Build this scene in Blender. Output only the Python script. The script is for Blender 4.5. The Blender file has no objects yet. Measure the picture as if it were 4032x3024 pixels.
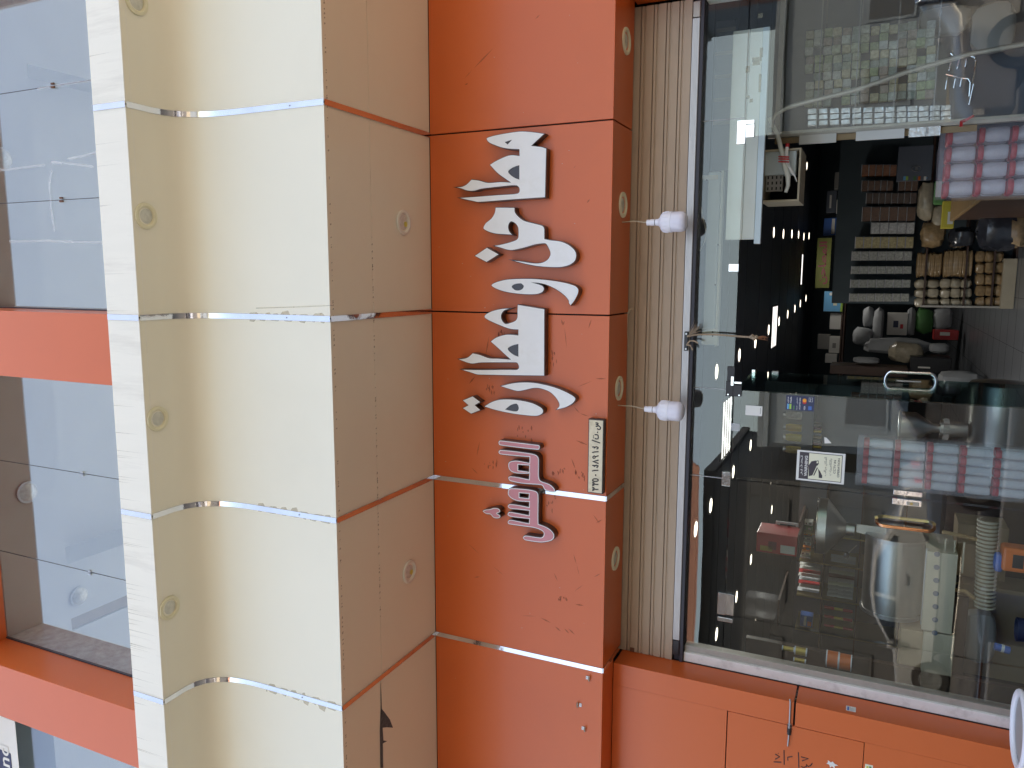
import bpy, bmesh, math, random
from mathutils import Vector, Matrix
random.seed(7)
R = math.radians
# ------------------------------------------------------------------ camera
SC = bpy.context.scene
COL = SC.collection
CAM = Vector((-0.95818, -4.72331, 1.55))
RM = Matrix(((0.00195078, 0.423322, -0.9059772), (0.99054494, 0.12345969, 0.05981998), (0.13717477, -0.89752782, -0.41907862)))
FPX = 3047.05
cd = bpy.data.cameras.new('camera'); co = bpy.data.objects.new('camera', cd); COL.objects.link(co)
cd.sensor_width = 36; cd.sensor_fit = 'HORIZONTAL'; cd.lens = FPX * 36 / 4032; cd.clip_end = 500; cd.clip_start = 0.05
co.matrix_world = Matrix.Translation(CAM) @ RM.transposed().to_4x4()
SC.camera = co
# ------------------------------------------------------------------ sky, sun, exposure
SUN_EL, SUN_AZ = R(58), R(20)          # sun stands high behind the building (towards +Y)
w = bpy.data.worlds.new('World'); SC.world = w; w.use_nodes = True
nt = w.node_tree; sky = nt.nodes.new('ShaderNodeTexSky'); sky.sky_type = 'NISHITA'; sky.sun_disc = False
sky.sun_elevation = SUN_EL; sky.sun_rotation = SUN_AZ; sky.dust_density = 4.0; sky.air_density = 1.0; sky.altitude = 50
nt.links.new(sky.outputs[0], nt.nodes['Background'].inputs[0]); nt.nodes['Background'].inputs[1].default_value = 0.15
sl = bpy.data.lights.new('sun', 'SUN'); sl.energy = 2.0; sl.angle = R(0.6); sl.color = (1, 0.95, 0.88)
so = bpy.data.objects.new('sun', sl); COL.objects.link(so)
sd = Vector((math.sin(SUN_AZ) * math.cos(SUN_EL), math.cos(SUN_AZ) * math.cos(SUN_EL), math.sin(SUN_EL)))
so.rotation_euler = sd.to_track_quat('Z', 'Y').to_euler()
SC.view_settings.view_transform = 'Standard'; SC.view_settings.look = 'None'
SC.view_settings.exposure = 2.36
SC.view_settings.use_white_balance = True; SC.view_settings.white_balance_temperature = 8300; SC.view_settings.white_balance_tint = 12   # set for open shade, as the phone did; SC.view_settings.gamma = 1
cy = SC.cycles
cy.use_denoising = True; cy.max_bounces = 10; cy.diffuse_bounces = 5; cy.glossy_bounces = 5; cy.transmission_bounces = 6
cy.transparent_max_bounces = 24; cy.caustics_reflective = False; cy.caustics_refractive = False; cy.sample_clamp_indirect = 6

# ------------------------------------------------------------------ helpers
def at(u, v, X=None, Y=None, Z=None):
    """where the sight line of photo pixel (u, v) meets a real plane of the building"""
    d = RM.transposed() @ Vector(((u - 2016) / FPX, -(v - 1512) / FPX, -1))
    i, c = (0, X) if X is not None else (1, Y) if Y is not None else (2, Z)
    return CAM + d * ((c - CAM[i]) / d[i])
def zoomer(x0, y0, wsrc, wz):
    s = wsrc / wz
    return lambda x, y: (x0 + x * s, y0 + y * s)
q1 = zoomer(2700, 0, 670, 2212); q2 = zoomer(3360, 0, 672, 2212); q3 = zoomer(2700, 500, 670, 2212); q4 = zoomer(3360, 500, 672, 2212)
q5 = zoomer(2700, 1000, 670, 2212); q6 = zoomer(3360, 1000, 672, 2212); q7 = zoomer(2700, 1500, 670, 2212); q8 = zoomer(3360, 1500, 672, 2212)
q9 = zoomer(2700, 2000, 670, 2212); q10 = zoomer(3360, 2000, 672, 2212); q11 = zoomer(2700, 2500, 670, 2121); q12 = zoomer(3360, 2500, 672, 2128)
def z4(r, x, y):
    rr, cc = divmod(r - 1, 4); return cc * 1008 + x * .60759, rr * 1008 + y * .60759

class MB:
    def __init__(s): s.v = []; s.f = []
    def add(s, vs, fs):
        n = len(s.v); s.v += [tuple(a) for a in vs]; s.f += [tuple(i + n for i in f) for f in fs]; return s
    def box(s, x0, x1, y0, y1, z0, z1):
        x0, x1 = sorted((x0, x1)); y0, y1 = sorted((y0, y1)); z0, z1 = sorted((z0, z1))
        return s.add([(x0,y0,z0),(x1,y0,z0),(x1,y1,z0),(x0,y1,z0),(x0,y0,z1),(x1,y0,z1),(x1,y1,z1),(x0,y1,z1)],
                     [(3,2,1,0),(4,5,6,7),(0,1,5,4),(1,2,6,5),(2,3,7,6),(3,0,4,7)])
    def quad(s, a, b, c, d): return s.add([a, b, c, d], [(0, 1, 2, 3)])
    def profx(s, pts, x0, x1, closed=False):          # (y, z) profile swept along X
        n = len(pts); s.add([(x0, y, z) for y, z in pts] + [(x1, y, z) for y, z in pts],
                            [(i, (i + 1) % n, n + (i + 1) % n, n + i) for i in range(n if closed else n - 1)])
        if closed: m = len(s.v) - 2 * n; s.f += [tuple(m + i for i in range(n))[::-1], tuple(m + n + i for i in range(n))]
        return s
    def tube(s, pts, r, n=10, caps=True, closed=False):
        pts = [Vector(p) for p in pts]; rr = r if isinstance(r, (list, tuple)) else [r] * len(pts)
        rings = []; up = None; m = len(pts)
        for i, p in enumerate(pts):
            if closed: t = pts[(i + 1) % m] - pts[i - 1]
            else: t = pts[min(i + 1, m - 1)] - pts[max(i - 1, 0)]
            t.normalize()
            if up is None: up = t.orthogonal().normalized()
            up = (up - t * up.dot(t)).normalized(); b = t.cross(up)
            rings.append([p + (up * math.cos(a) + b * math.sin(a)) * rr[i] for a in [2 * math.pi * k / n for k in range(n)]])
        vs = [a for g in rings for a in g]; fs = []
        for i in range(m if closed else m - 1):
            j = (i + 1) % m
            fs += [(i * n + k, i * n + (k + 1) % n, j * n + (k + 1) % n, j * n + k) for k in range(n)]
        if caps and not closed: fs += [tuple(range(n))[::-1], tuple((m - 1) * n + k for k in range(n))]
        return s.add(vs, fs)
    def lathe(s, prof, c=(0, 0, 0), axis='Z', n=24, caps=True):     # prof: (radius, height)
        vs = []; fs = []; m = len(prof)
        for r, h in prof:
            for k in range(n):
                a = 2 * math.pi * k / n; x, y = r * math.cos(a), r * math.sin(a)
                p = (x, y, h) if axis == 'Z' else (h, x, y) if axis == 'X' else (x, h, -y)
                vs.append((p[0] + c[0], p[1] + c[1], p[2] + c[2]))
        for i in range(m - 1): fs += [(i * n + k, i * n + (k + 1) % n, (i + 1) * n + (k + 1) % n, (i + 1) * n + k) for k in range(n)]
        if caps: fs += [tuple(range(n))[::-1], tuple((m - 1) * n + k for k in range(n))]
        return s.add(vs, fs)
    def build(s, name, mat, parent=None, smooth=False, bevel=0, loc=None):
        me = bpy.data.meshes.new(name); 
        vs = s.v
        if loc is not None: vs = [(a - loc[0], b - loc[1], c - loc[2]) for a, b, c in vs]
        me.from_pydata(vs, [], s.f); me.materials.append(M[mat]); me.update()
        bm = bmesh.new(); bm.from_mesh(me); bmesh.ops.recalc_face_normals(bm, faces=bm.faces); bm.to_mesh(me); bm.free()
        o = bpy.data.objects.new(name, me); COL.objects.link(o)
        if loc is not None: o.location = loc
        if parent: put(o, parent)
        if smooth:
            for p in me.polygons: p.use_smooth = True
            try: me.set_sharp_from_angle(angle=R(40))
            except Exception: pass
        if bevel:
            b = o.modifiers.new('bevel', 'BEVEL'); b.width = bevel; b.segments = 2; b.limit_method = 'ANGLE'; b.angle_limit = R(40)
        return o
def put(o, parent):
    o.parent = parent; o.matrix_parent_inverse = Matrix.Translation(-Vector(parent.location))
def tag(o, label, cat, group=None):
    o['label'] = label; o['category'] = cat
    if group: o['group'] = group
    return o
def thing(name, label, cat, loc=(0, 0, 0), group=None):
    o = bpy.data.objects.new(name, None); COL.objects.link(o); o.location = loc; o.empty_display_size = .05
    return tag(o, label, cat, group)
def struct(o, kind='structure'): o['kind'] = kind; return o
def share(src, name, parent, off):      # a piece that shares its mesh
    o = src.copy(); o.name = name; COL.objects.link(o); o.location = Vector(src.location) + Vector(off)
    if parent: put(o, parent)
    return o

# ------------------------------------------------------------------ materials
M = {}
def mat(name, col, rough=.5, metal=0, var=.06, vscale=3, bump=0, bscale=60, coat=0, spec=.5, dirt=0, dcol=(.1,.07,.05), dscale=2, emit=0, alpha=1, stretch=None, sheen=0):
    m = bpy.data.materials.new(name); m.use_nodes = True; M[name] = m; n = m.node_tree; b = n.nodes['Principled BSDF']
    b.inputs['Roughness'].default_value = rough; b.inputs['Metallic'].default_value = metal
    b.inputs['Specular IOR Level'].default_value = spec; b.inputs['Coat Weight'].default_value = coat; b.inputs['Coat Roughness'].default_value = .12
    tc = n.nodes.new('ShaderNodeTexCoord'); src = tc.outputs['Object']
    if stretch:
        mp = n.nodes.new('ShaderNodeMapping'); mp.inputs['Scale'].default_value = stretch; n.links.new(src, mp.inputs[0]); src = mp.outputs[0]
    def noise(scale, det=4, rgh=.55):
        t = n.nodes.new('ShaderNodeTexNoise'); t.inputs['Scale'].default_value = scale; t.inputs['Detail'].default_value = det; t.inputs['Roughness'].default_value = rgh
        n.links.new(src, t.inputs['Vector']); return t
    t = noise(vscale)
    mr = n.nodes.new('ShaderNodeMapRange'); mr.inputs[3].default_value = 1 - var * 2; mr.inputs[4].default_value = 1 + var * 2; n.links.new(t.outputs[0], mr.inputs[0])
    mx = n.nodes.new('ShaderNodeMix'); mx.data_type = 'RGBA'; mx.blend_type = 'MULTIPLY'; mx.inputs[0].default_value = 1; mx.inputs[6].default_value = (*col, 1)
    n.links.new(mr.outputs[0], mx.inputs[7]); out = mx.outputs[2]
    if dirt:
        t2 = noise(dscale, 8, .65); cr = n.nodes.new('ShaderNodeValToRGB'); cr.color_ramp.elements[0].position = .52; cr.color_ramp.elements[1].position = .75
        n.links.new(t2.outputs[0], cr.inputs[0]); ml = n.nodes.new('ShaderNodeMath'); ml.operation = 'MULTIPLY'; ml.inputs[1].default_value = dirt; n.links.new(cr.outputs[0], ml.inputs[0])
        m2 = n.nodes.new('ShaderNodeMix'); m2.data_type = 'RGBA'; m2.inputs[7].default_value = (*dcol, 1); n.links.new(ml.outputs[0], m2.inputs[0]); n.links.new(out, m2.inputs[6]); out = m2.outputs[2]
    n.links.new(out, b.inputs['Base Color'])
    if bump:
        t3 = noise(bscale, 5); bp = n.nodes.new('ShaderNodeBump'); bp.inputs['Strength'].default_value = bump; bp.inputs['Distance'].default_value = .01
        n.links.new(t3.outputs[0], bp.inputs['Height']); n.links.new(bp.outputs[0], b.inputs['Normal'])
    if emit: n.links.new(out, b.inputs['Emission Color']); b.inputs['Emission Strength'].default_value = emit
    if alpha < 1: b.inputs['Alpha'].default_value = alpha
    return m
def glass(name, tint, ior=1.5, refl=1.0, rough=0.0):
    m = bpy.data.materials.new(name); m.use_nodes = True; M[name] = m; n = m.node_tree; n.nodes.remove(n.nodes['Principled BSDF'])
    tr = n.nodes.new('ShaderNodeBsdfTransparent'); tr.inputs[0].default_value = (*tint, 1)
    gl = n.nodes.new('ShaderNodeBsdfGlossy'); gl.inputs['Roughness'].default_value = rough; gl.inputs[0].default_value = (refl, refl, refl, 1)
    fr = n.nodes.new('ShaderNodeFresnel'); ge = n.nodes.new('ShaderNodeNewGeometry'); mr = n.nodes.new('ShaderNodeMapRange')   # the same Fresnel on both faces of the thin pane
    mr.inputs[3].default_value = ior; mr.inputs[4].default_value = 1 / ior; n.links.new(ge.outputs['Backfacing'], mr.inputs[0]); n.links.new(mr.outputs[0], fr.inputs[0])
    tc = n.nodes.new('ShaderNodeTexCoord'); t = n.nodes.new('ShaderNodeTexNoise'); t.inputs['Scale'].default_value = 1.3; t.inputs['Detail'].default_value = 1
    n.links.new(tc.outputs['Object'], t.inputs['Vector'])
    bp = n.nodes.new('ShaderNodeBump'); bp.inputs['Strength'].default_value = .02; bp.inputs['Distance'].default_value = .05; n.links.new(t.outputs[0], bp.inputs['Height'])
    n.links.new(bp.outputs[0], gl.inputs['Normal'])
    mx = n.nodes.new('ShaderNodeMixShader'); n.links.new(fr.outputs[0], mx.inputs[0]); n.links.new(tr.outputs[0], mx.inputs[1]); n.links.new(gl.outputs[0], mx.inputs[2])
    n.links.new(mx.outputs[0], n.nodes['Material Output'].inputs[0]); return m
mat('orange', (.63, .122, .028), .36, var=.03, vscale=1.2, coat=.10, bump=.012, bscale=3, dirt=.10, dcol=(.30, .06, .025), dscale=1.1)
mat('cream', (.80, .76, .64), .42, var=.02, vscale=1, bump=.01, bscale=3, coat=.1, dirt=.10, dcol=(.55, .47, .33), dscale=.8)
mat('lip', (.80, .765, .68), .5, var=.04, vscale=1, bump=.02, bscale=20, dirt=.45, dcol=(.42, .38, .33), dscale=1, stretch=(9, 1, .9))
mat('chrome', (.72, .72, .74), .07, 1, var=.08, vscale=6, bump=.16, bscale=7)
mat('steel', (.46, .46, .45), .33, 1, var=.06, vscale=6, bump=.05, bscale=8)
mat('brushed', (.44, .42, .41), .42, 1, var=.06, vscale=6, bump=.06, bscale=20, stretch=(1, 20, 20))
mat('brass_red', (.62, .30, .16), .15, 1, var=.15, vscale=20)
mat('brass', (.55, .42, .18), .3, 1)
mat('dark_gap', (.012, .010, .010), .8, var=.2)
mat('black_plastic', (.014, .013, .016), .35, var=.15)
mat('black_return', (.018, .010, .012), .3, var=.2, coat=.4)
mat('white_face', (.80, .81, .84), .38, var=.03, vscale=5, dirt=.22, dcol=(.55, .53, .47), dscale=6)
mat('pink_face', (.60, .235, .28), .38, var=.05, vscale=6, dirt=.2, dcol=(.45, .17, .2), dscale=8)
mat('plaque', (.72, .64, .48), .5, var=.05, vscale=10, dirt=.75, dcol=(.40, .30, .18), dscale=9)
mat('ink', (.025, .022, .03), .6)
mat('shutter', (.45, .34, .25), .55, var=.05, vscale=5, dirt=.35, dcol=(.20, .16, .12), dscale=5, bump=.05, bscale=30, stretch=(.6, 1, 2))
mat('bulb_white', (.82, .82, .90), .35, var=.02)
mat('bulb_dome', (.72, .72, .84), .25, var=.02, coat=.3)
mat('cord', (.45, .38, .28), .6)
mat('ring_cream', (.72, .68, .50), .4, var=.04)
mat('ring_white', (.70, .68, .62), .35, var=.05)
mat('lens', (.58, .57, .50), .18, var=.2, vscale=30, coat=.5)
mat('lens_clear', (.66, .66, .64), .12, 0, var=.2, vscale=40, coat=1)
mat('chip_yellow', (.62, .55, .12), .4)
mat('white_paint', (.82, .81, .79), .5, var=.05, vscale=6, bump=.3, bscale=40, dirt=.5, dcol=(.33, .30, .27), dscale=9)
mat('grey_alu', (.42, .39, .35), .45, .4, var=.08, dirt=.3, dcol=(.2, .18, .16), dscale=8)
mat('gasket', (.03, .028, .04), .5)
mat('plaster', (.50, .47, .44), .95, var=.25, vscale=12, bump=1.0, bscale=30)
mat('lintel', (.40, .37, .345), .9, var=.06)
mat('room_white', (.62, .65, .70), .85, var=.02)
mat('room_floor', (.26, .25, .24), .6)
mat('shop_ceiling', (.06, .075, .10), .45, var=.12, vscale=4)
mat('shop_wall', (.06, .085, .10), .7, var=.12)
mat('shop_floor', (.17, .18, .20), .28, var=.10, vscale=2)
mat('led', (1, .98, .95), .5, emit=.8)
mat('led_blue', (.80, .86, 1), .5, emit=.38)
mat('lamp_rim', (.7, .7, .7), .4)
mat('pavement', (.165, .150, .115), .9, var=.12, vscale=.8, bump=.3, bscale=40)
mat('asphalt', (.055, .054, .053), .9, var=.2, vscale=2, bump=.5, bscale=80)
mat('kerb', (.42, .40, .36), .85, var=.1)
mat('paint_line', (.75, .75, .72), .7, dirt=.4)
mat('car_silver', (.24, .25, .26), .3, coat=1, var=.01)
mat('tyre', (.02, .02, .02), .8)
mat('house_beige', (.15, .185, .22), .85, var=.08, vscale=.6)
mat('house_grey', (.065, .068, .072), .85, var=.1, vscale=.6)
mat('roof_tile', (.20, .09, .06), .8, var=.2, vscale=5)
mat('wood', (.33, .20, .09), .5, var=.2, vscale=5, stretch=(1, 8, 8))
mat('dark_wood', (.07, .035, .025), .45, var=.2, vscale=4)
mat('card', (.34, .24, .14), .8, var=.12, vscale=5)
mat('tan_board', (.50, .43, .32), .7, var=.1, vscale=4)
mat('rope', (.36, .27, .19), .9, var=.3, vscale=60, bump=.5, bscale=200)
mat('rust_fibre', (.28, .11, .05), .9, var=.3, vscale=50)
mat('paper', (.74, .73, .70), .7, var=.04)
mat('sticker_cream', (.75, .73, .56), .5, var=.03)
mat('sticker_dark', (.05, .04, .05), .5)
mat('navy', (.03, .04, .10), .5)
mat('blue', (.04, .14, .45), .4, var=.1); mat('sky_blue', (.12, .42, .72), .4); mat('green', (.07, .22, .07), .5, var=.15); mat('lime', (.34, .55, .10), .5)
mat('red', (.55, .03, .035), .35, var=.08); mat('maroon', (.16, .015, .03), .5); mat('gold', (.55, .38, .08), .35, .3); mat('yellow', (.62, .52, .06), .5)
mat('banner', (.09, .10, .015), .7, var=.1); mat('tool_orange', (.70, .14, .02), .4); mat('orange_dot', (.9, .35, .03), .5)
mat('slate', (.12, .14, .18), .4, var=.06); mat('pale_metal', (.58, .68, .74), .38, var=.04, bump=.1, bscale=6, dirt=.2, dcol=(.4, .45, .48), dscale=5)
mat('panel_white', (.70, .72, .68), .5, var=.04, vscale=3, dirt=.35, dcol=(.55, .47, .38), dscale=2.5)
mat('rust', (.16, .07, .04), .8, var=.3)
mat('blue_plastic', (.10, .16, .50), .4, var=.05); mat('white_plastic', (.72, .73, .78), .4, var=.04); mat('grey_plastic', (.30, .29, .28), .5)
mat('smear', (.52, .43, .30), .8, var=.3, vscale=30, alpha=.4); mat('scuff', (.27, .07, .03), .8, var=.4, vscale=40, alpha=.38); mat('scuff_light', (.75, .55, .45), .8, alpha=.7)
mat('tear', (.09, .09, .10), .9, var=.4, vscale=40)
mat('sack', (.36, .38, .40), .7, var=.12, vscale=6, bump=.6, bscale=15); mat('film', (.85, .82, .90), .10, var=.05, coat=1, bump=1.0, bscale=14, alpha=.18)
mat('tub_film', (.75, .76, .80), .15, alpha=.32); mat('clear_front', (.75, .76, .80), .1, alpha=.05); mat('jar_clear', (.80, .79, .84), .10, var=.1, vscale=20, coat=1, alpha=.5)
mat('black_bag', (.03, .032, .04), .18, bump=1.0, bscale=9, coat=.6)
for i, c in enumerate([(.30, .10, .03), (.16, .07, .03), (.09, .045, .025), (.17, .075, .035), (.55, .55, .55), (.46, .38, .18), (.36, .37, .34), (.33, .35, .32), (.30, .32, .29), (.34, .35, .31)]):
    mat('spice_%d' % i, c, .7, var=.35, vscale=40)
for i, c in enumerate([(.34, .36, .26), (.40, .42, .40), (.26, .32, .18), (.40, .36, .24), (.32, .26, .22), (.20, .25, .22), (.45, .47, .42)]):
    mat('packet_%d' % i, c, .4, var=.35, vscale=45)
mat('silver', (.62, .66, .72), .25, .7, var=.3, vscale=30, bump=.6, bscale=25)
mat('bread', (.34, .22, .11), .6, var=.3, vscale=25, bump=.3, bscale=30, coat=.4); mat('pale_bag', (.46, .40, .30), .35, var=.25, vscale=15, bump=.6, bscale=14, coat=.5)
glass('shop_glass', (.93, .97, .96), 1.58); glass('upper_glass', (.82, .91, .98), 1.7); glass('leaf_glass', (.55, .70, .68), 1.5); glass('car_glass', (.10, .11, .12), 1.5)
mat('house_glass', (.06, .065, .07), .4)
# ------------------------------------------------------------------ setting: street
ZT, ZB = 4.382, 3.073            # top and bottom of the orange fascia
struct(MB().box(-60, 60, -80, 60, -.45, -.15).build('ground', 'pavement'))
struct(MB().box(-40, 40, -4.95, .62, -.15, 0).build('pavement', 'pavement'))
struct(MB().box(-40, 40, -5.13, -4.953, -.15, .01).build('kerb', 'kerb', bevel=.01))
struct(MB().box(-40, 40, -15.0, -5.133, -.15, -.13).build('road', 'asphalt'))
for i in range(8): struct(MB().box(-16 + i * 4, -14 + i * 4, -10.1, -9.98, -.13, -.126).build('road_marking', 'paint_line'))
# ------------------------------------------------------------------ the building
B = thing('shop_building', 'orange and cream panel clad shop building with deep cornice', 'building', (0, 0, 0))
JX = [3.6, 2.4, 1.2, 0, -1.2, -2.4, -3.6, -4.8, -6.0, -7.2, -8.4]
GAP = .005
PROF = [(-1.128, ZT), (-1.128, 4.96), (-1.130, 5.08), (-1.138, 5.17), (-1.155, 5.26), (-1.19, 5.34), (-1.24, 5.40), (-1.30, 5.43), (-1.37, 5.441), (-1.54, 5.436)]
for a, b in zip(JX, JX[1:]):
    x1, x0 = a - GAP, b + GAP
    # fascia panel: front sheet folded back underneath
    dep = .404 if -3.55 < x1 < 1.21 else .235
    MB().profx([(0, ZT - .004), (0, ZB), (dep, ZB), (dep, ZB + .02), (.02, ZB + .02), (.02, ZT - .004)], x0, x1, True).build('fascia_panel', 'orange', B, bevel=.0015)
    MB().profx(PROF + [(-1.54, 5.456), (-1.10, 5.456), (-1.10, ZT)], x0, x1, True).build('cornice_panel', 'cream', B, smooth=True)
    MB().box(x0, x1, -1.545, -1.50, 5.437, 5.705).build('cornice_lip_panel', 'lip', B, bevel=.002)
    MB().box(x0, x1, -1.0985, -.7025, ZT + .001, ZT + .015).build('soffit_panel', 'cream', B, bevel=.001)
    MB().box(x0, x1, -.6985, -.001, ZT + .001, ZT + .015).build('soffit_panel', 'cream', B, bevel=.001)
MB().box(JX[-1], JX[0], .024, .398, ZB + .024, ZT + .2).build('fascia_backing', 'dark_gap', B)
MB().box(JX[-1], JX[0], -1.09, .02, ZT + .02, 5.40).build('cornice_core', 'dark_gap', B)
MB().box(JX[-1], JX[0], -1.49, -.2, 5.46, 5.69).build('cornice_deck', 'dark_gap', B)
# polished trim strips over the joints
def off(prof, d):
    out = []
    for i, (y, z) in enumerate(prof):
        a = Vector(prof[max(i - 1, 0)]); b = Vector(prof[min(i + 1, len(prof) - 1)]); t = (b - a).normalized(); n_ = Vector((-t[1], t[0]))
        out.append((y + n_[0] * d, z + n_[1] * d))
    return out
for k, x in enumerate(JX[1:-1]):
    hw = .0165
    MB().profx([(y - (.003 if z < 5.43 else 0), z - (.003 if z > 5.2 else 0)) for y, z in PROF] , x - hw, x + hw).build('trim_strip', 'chrome', B, smooth=True)
    MB().box(x - hw, x + hw, -1.549, -1.5455, 5.437, 5.700).build('trim_strip', 'chrome', B)
    MB().box(x - hw, x + hw, -1.125, -.001, ZT - .004, ZT - .0005).build('trim_strip', 'chrome', B)
    if x < -2:
        MB().box(x - hw, x + hw, -.004, -.0005, ZB + .001, ZT - .005).build('trim_strip', 'chrome', B)
        MB().box(x - hw, x + hw, .001, .40 if x > -3.65 else .23, ZB - .004, ZB - .0005).build('trim_strip', 'chrome', B)
    for yy, zz in ((-1.1325, 4.62), (-1.1325, 5.02)):
        pass
# screw heads on the strips
for x, y, z in [(0, -1.1325, 4.62), (-1.2, -1.1325, 4.70), (-2.4, -1.1325, 4.66), (-3.6, -1.1325, 4.69)]:
    MB().lathe([(.005, 0), (.004, -.002)], (x, y, z), 'Y', 8).build('screw', 'steel', B)
# wall pillar on the left of the shop front, with its hatch
PX, PY = -3.65, .23
HX, HZ0, HZ1, SZ = -3.811, 1.45, 2.277, 1.862
def pillar(z0, z1, name='pillar_panel'): return MB().box(HX, PX, PY, .455, z0, z1).build(name, 'orange', B, bevel=.0015)
pillar(SZ + .006, ZB - .004); pillar(0, SZ - .006)
MB().box(-8.4, HX - .0005, PY, .40, HZ1 + .004, ZB - .004).build('pillar_panel', 'orange', B)
MB().box(-8.4, HX - .0005, PY, .40, 0, HZ0 - .004).build('pillar_panel', 'orange', B)
MB().box(-8.4, -4.62, PY, .40, HZ0 - .004, HZ1 + .004).build('pillar_panel', 'orange', B)
MB().box(-4.6, -3.665, PY + .03, .40, HZ0 - .3, HZ1 + .3).build('pillar_core', 'dark_gap', B)
MB().box(-8.4, -3.67, .41, .62, 0, 4.4).build('party_wall', 'dark_gap', B)
for i in range(9):      # crumbs of sealant left in the open joint
    y = PY + .02 + .2 * random.random(); MB().box(PX - .004, PX - .0005, y, y + .012 + .02 * random.random(), SZ - .005, SZ + .005).build('joint_filler', 'tan_board' if i % 2 else 'dark_wood', B)
# right end of the shop front
MB().box(.80, 3.6, PY, .455, 0, ZB - .004).build('pillar_panel', 'orange', B, bevel=.0015)
MB().box(.82, 3.6, .41, .62, 0, 4.4).build('party_wall', 'dark_gap', B)
MB().box(-3.7, .84, .60, .66, 2.72, 4.4).build('shutter_housing', 'dark_gap', B)
# upper storey: orange pillars, header, plaster reveals
FP, GY, HD = -.30, .107, 9.79
for xl, xr in ((-5.37, -4.81), (-1.872, -1.272), (1.67, 2.27)):
    MB().box(xl, xr, FP, GY + .002, 5.6, HD - .004).build('upper_pillar', 'orange', B, bevel=.003)
    MB().box(xl + .02, xr - .001, GY + .014, .50, 5.7, HD - .001).build('plaster_reveal', 'plaster', B)
MB().box(-5.375, 4, FP + .002, GY + .002, HD, 11.2).build('window_header', 'orange', B); MB().box(-9.2, -5.376, FP + .002, GY + .002, HD + .75, 11.2).build('window_header', 'orange', B)
MB().box(-5.375, 4, GY + .012, .515, HD, 10.4).build('lintel', 'lintel', B); MB().box(-9.2, -5.376, GY + .012, .515, HD + .75, 11.2).build('lintel', 'lintel', B)
MB().box(-9.2, 4, FP + .004, GY - .02, 5.5, 6.6).build('spandrel_panel', 'orange', B)
for pts in ((1.67, .733, -.268, -1.272), (-1.872, -2.84, -3.83, -4.81), (-5.37, -6.4, -7.4, -8.3)):
    for a, b in zip(pts, pts[1:]):
        p = MB().box(b + .003, a - .003, GY - .006, GY, 6.2, HD - .002 + (.75 if a < -5.3 else 0)).build('window_pane', 'upper_glass', B)
        MB().box(b - .003, b + .003, GY - .005, GY - .001, 6.2, HD - .002).build('pane_seal', 'gasket', p)
        for zz, rr in ((8.35, 'rust' if b > -1.3 else 'steel'),):
            if abs(b - pts[-1]) > .1:
                MB().box(b - .022, b - .006, GY - .022, GY - .007, zz - .022, zz + .022).build('pane_clip', rr, p)
                MB().box(b + .008, b + .024, GY - .022, GY - .007, zz - .018, zz + .018).build('pane_clip', rr, p)
    MB().box(pts[-1], pts[-1] + .012, GY - .012, GY + .012, 6.2, HD - .002).build('window_frame', 'gasket', B)
# tape and smears on the right hand panes
for pl in [[q for q in ((z4(1, 0, 1105)), z4(1, 150, 1085), z4(1, 290, 1070))], [z4(1, 330, 1050), z4(1, 470, 1062), z4(1, 605, 1080)], [z4(1, 440, 1030), z4(1, 540, 1010), z4(1, 625, 985)],
           [z4(1, 335, 1105), z4(1, 320, 1200), z4(1, 335, 1380), z4(1, 355, 1500)], [z4(1, 60, 1565), z4(1, 300, 1560), z4(1, 500, 1568), z4(1, 665, 1572)], [z4(1, 240, 575), z4(1, 420, 545), z4(1, 590, 520)]]:
    b = MB(); P = [at(u, v, Y=GY - .009) for u, v in pl]
    for a, c in zip(P, P[1:]):
        n_ = Vector((c.z - a.z, 0, a.x - c.x)).normalized() * .011
        b.quad(a + n_, c + n_, c - n_, a - n_)
    b.build('tape_residue', 'tub_film', B)
# room behind the upper windows
UC = thing('upper_room', 'pale upper floor room with recessed tray ceiling behind windows', 'room')
MB().box(-9.2, 4, .515, .837, HD - .002, 10.6).build('ceiling_border', 'room_white', UC)
MB().box(-9.2, -5.05, .837, 4.58, HD - .002, 10.6).build('ceiling_border', 'room_white', UC)
MB().box(1.25, 4, .837, 4.58, HD - .002, 10.6).build('ceiling_border', 'room_white', UC)
MB().box(-4.9, -4.243, .837, 4.58, HD - .002, 10.6).build('ceiling_border', 'room_white', UC)
MB().box(-5.05, -4.9, .837, 4.58, HD + .03, 10.4).build('ceiling_slot', 'lintel', UC)
MB().box(-4.243, 1.25, 3.6, 4.58, HD - .002, 10.6).build('ceiling_border', 'room_white', UC)
MB().box(-4.3, 1.3, .8, 3.7, 10.34, 10.58).build('ceiling_tray', 'room_white', UC)
MB().box(-9.2, 4, 4.6, 4.7, 9.6, 10.4).build('back_wall', 'room_white', UC)
for k in range(7): MB().box(-9.2 + k * 2.15, -8.9 + k * 2.15, 4.6, 4.7, 5.73, 9.598).build('added_rear_mullion', 'room_white', UC)  # unseen rear window wall, added so sunlight brightens the ceiling
for k in range(6): MB().box(-8.9 + k * 2.15, -7.05 + k * 2.15, 4.64, 4.65, 5.73, 9.598).build('added_rear_pane', 'shop_glass', UC)  # glazing of the added rear opening that lets the sun in
MB().box(-9.3, -9.2, .12, 4.7, 5.7, 10.4).build('side_wall', 'room_white', UC)
MB().box(4, 4.1, .12, 4.7, 5.7, 10.4).build('side_wall', 'room_white', UC)
MB().box(-9.2, 4, .12, 4.7, 5.5, 5.72).build('floor_slab', 'room_floor', UC)
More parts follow.
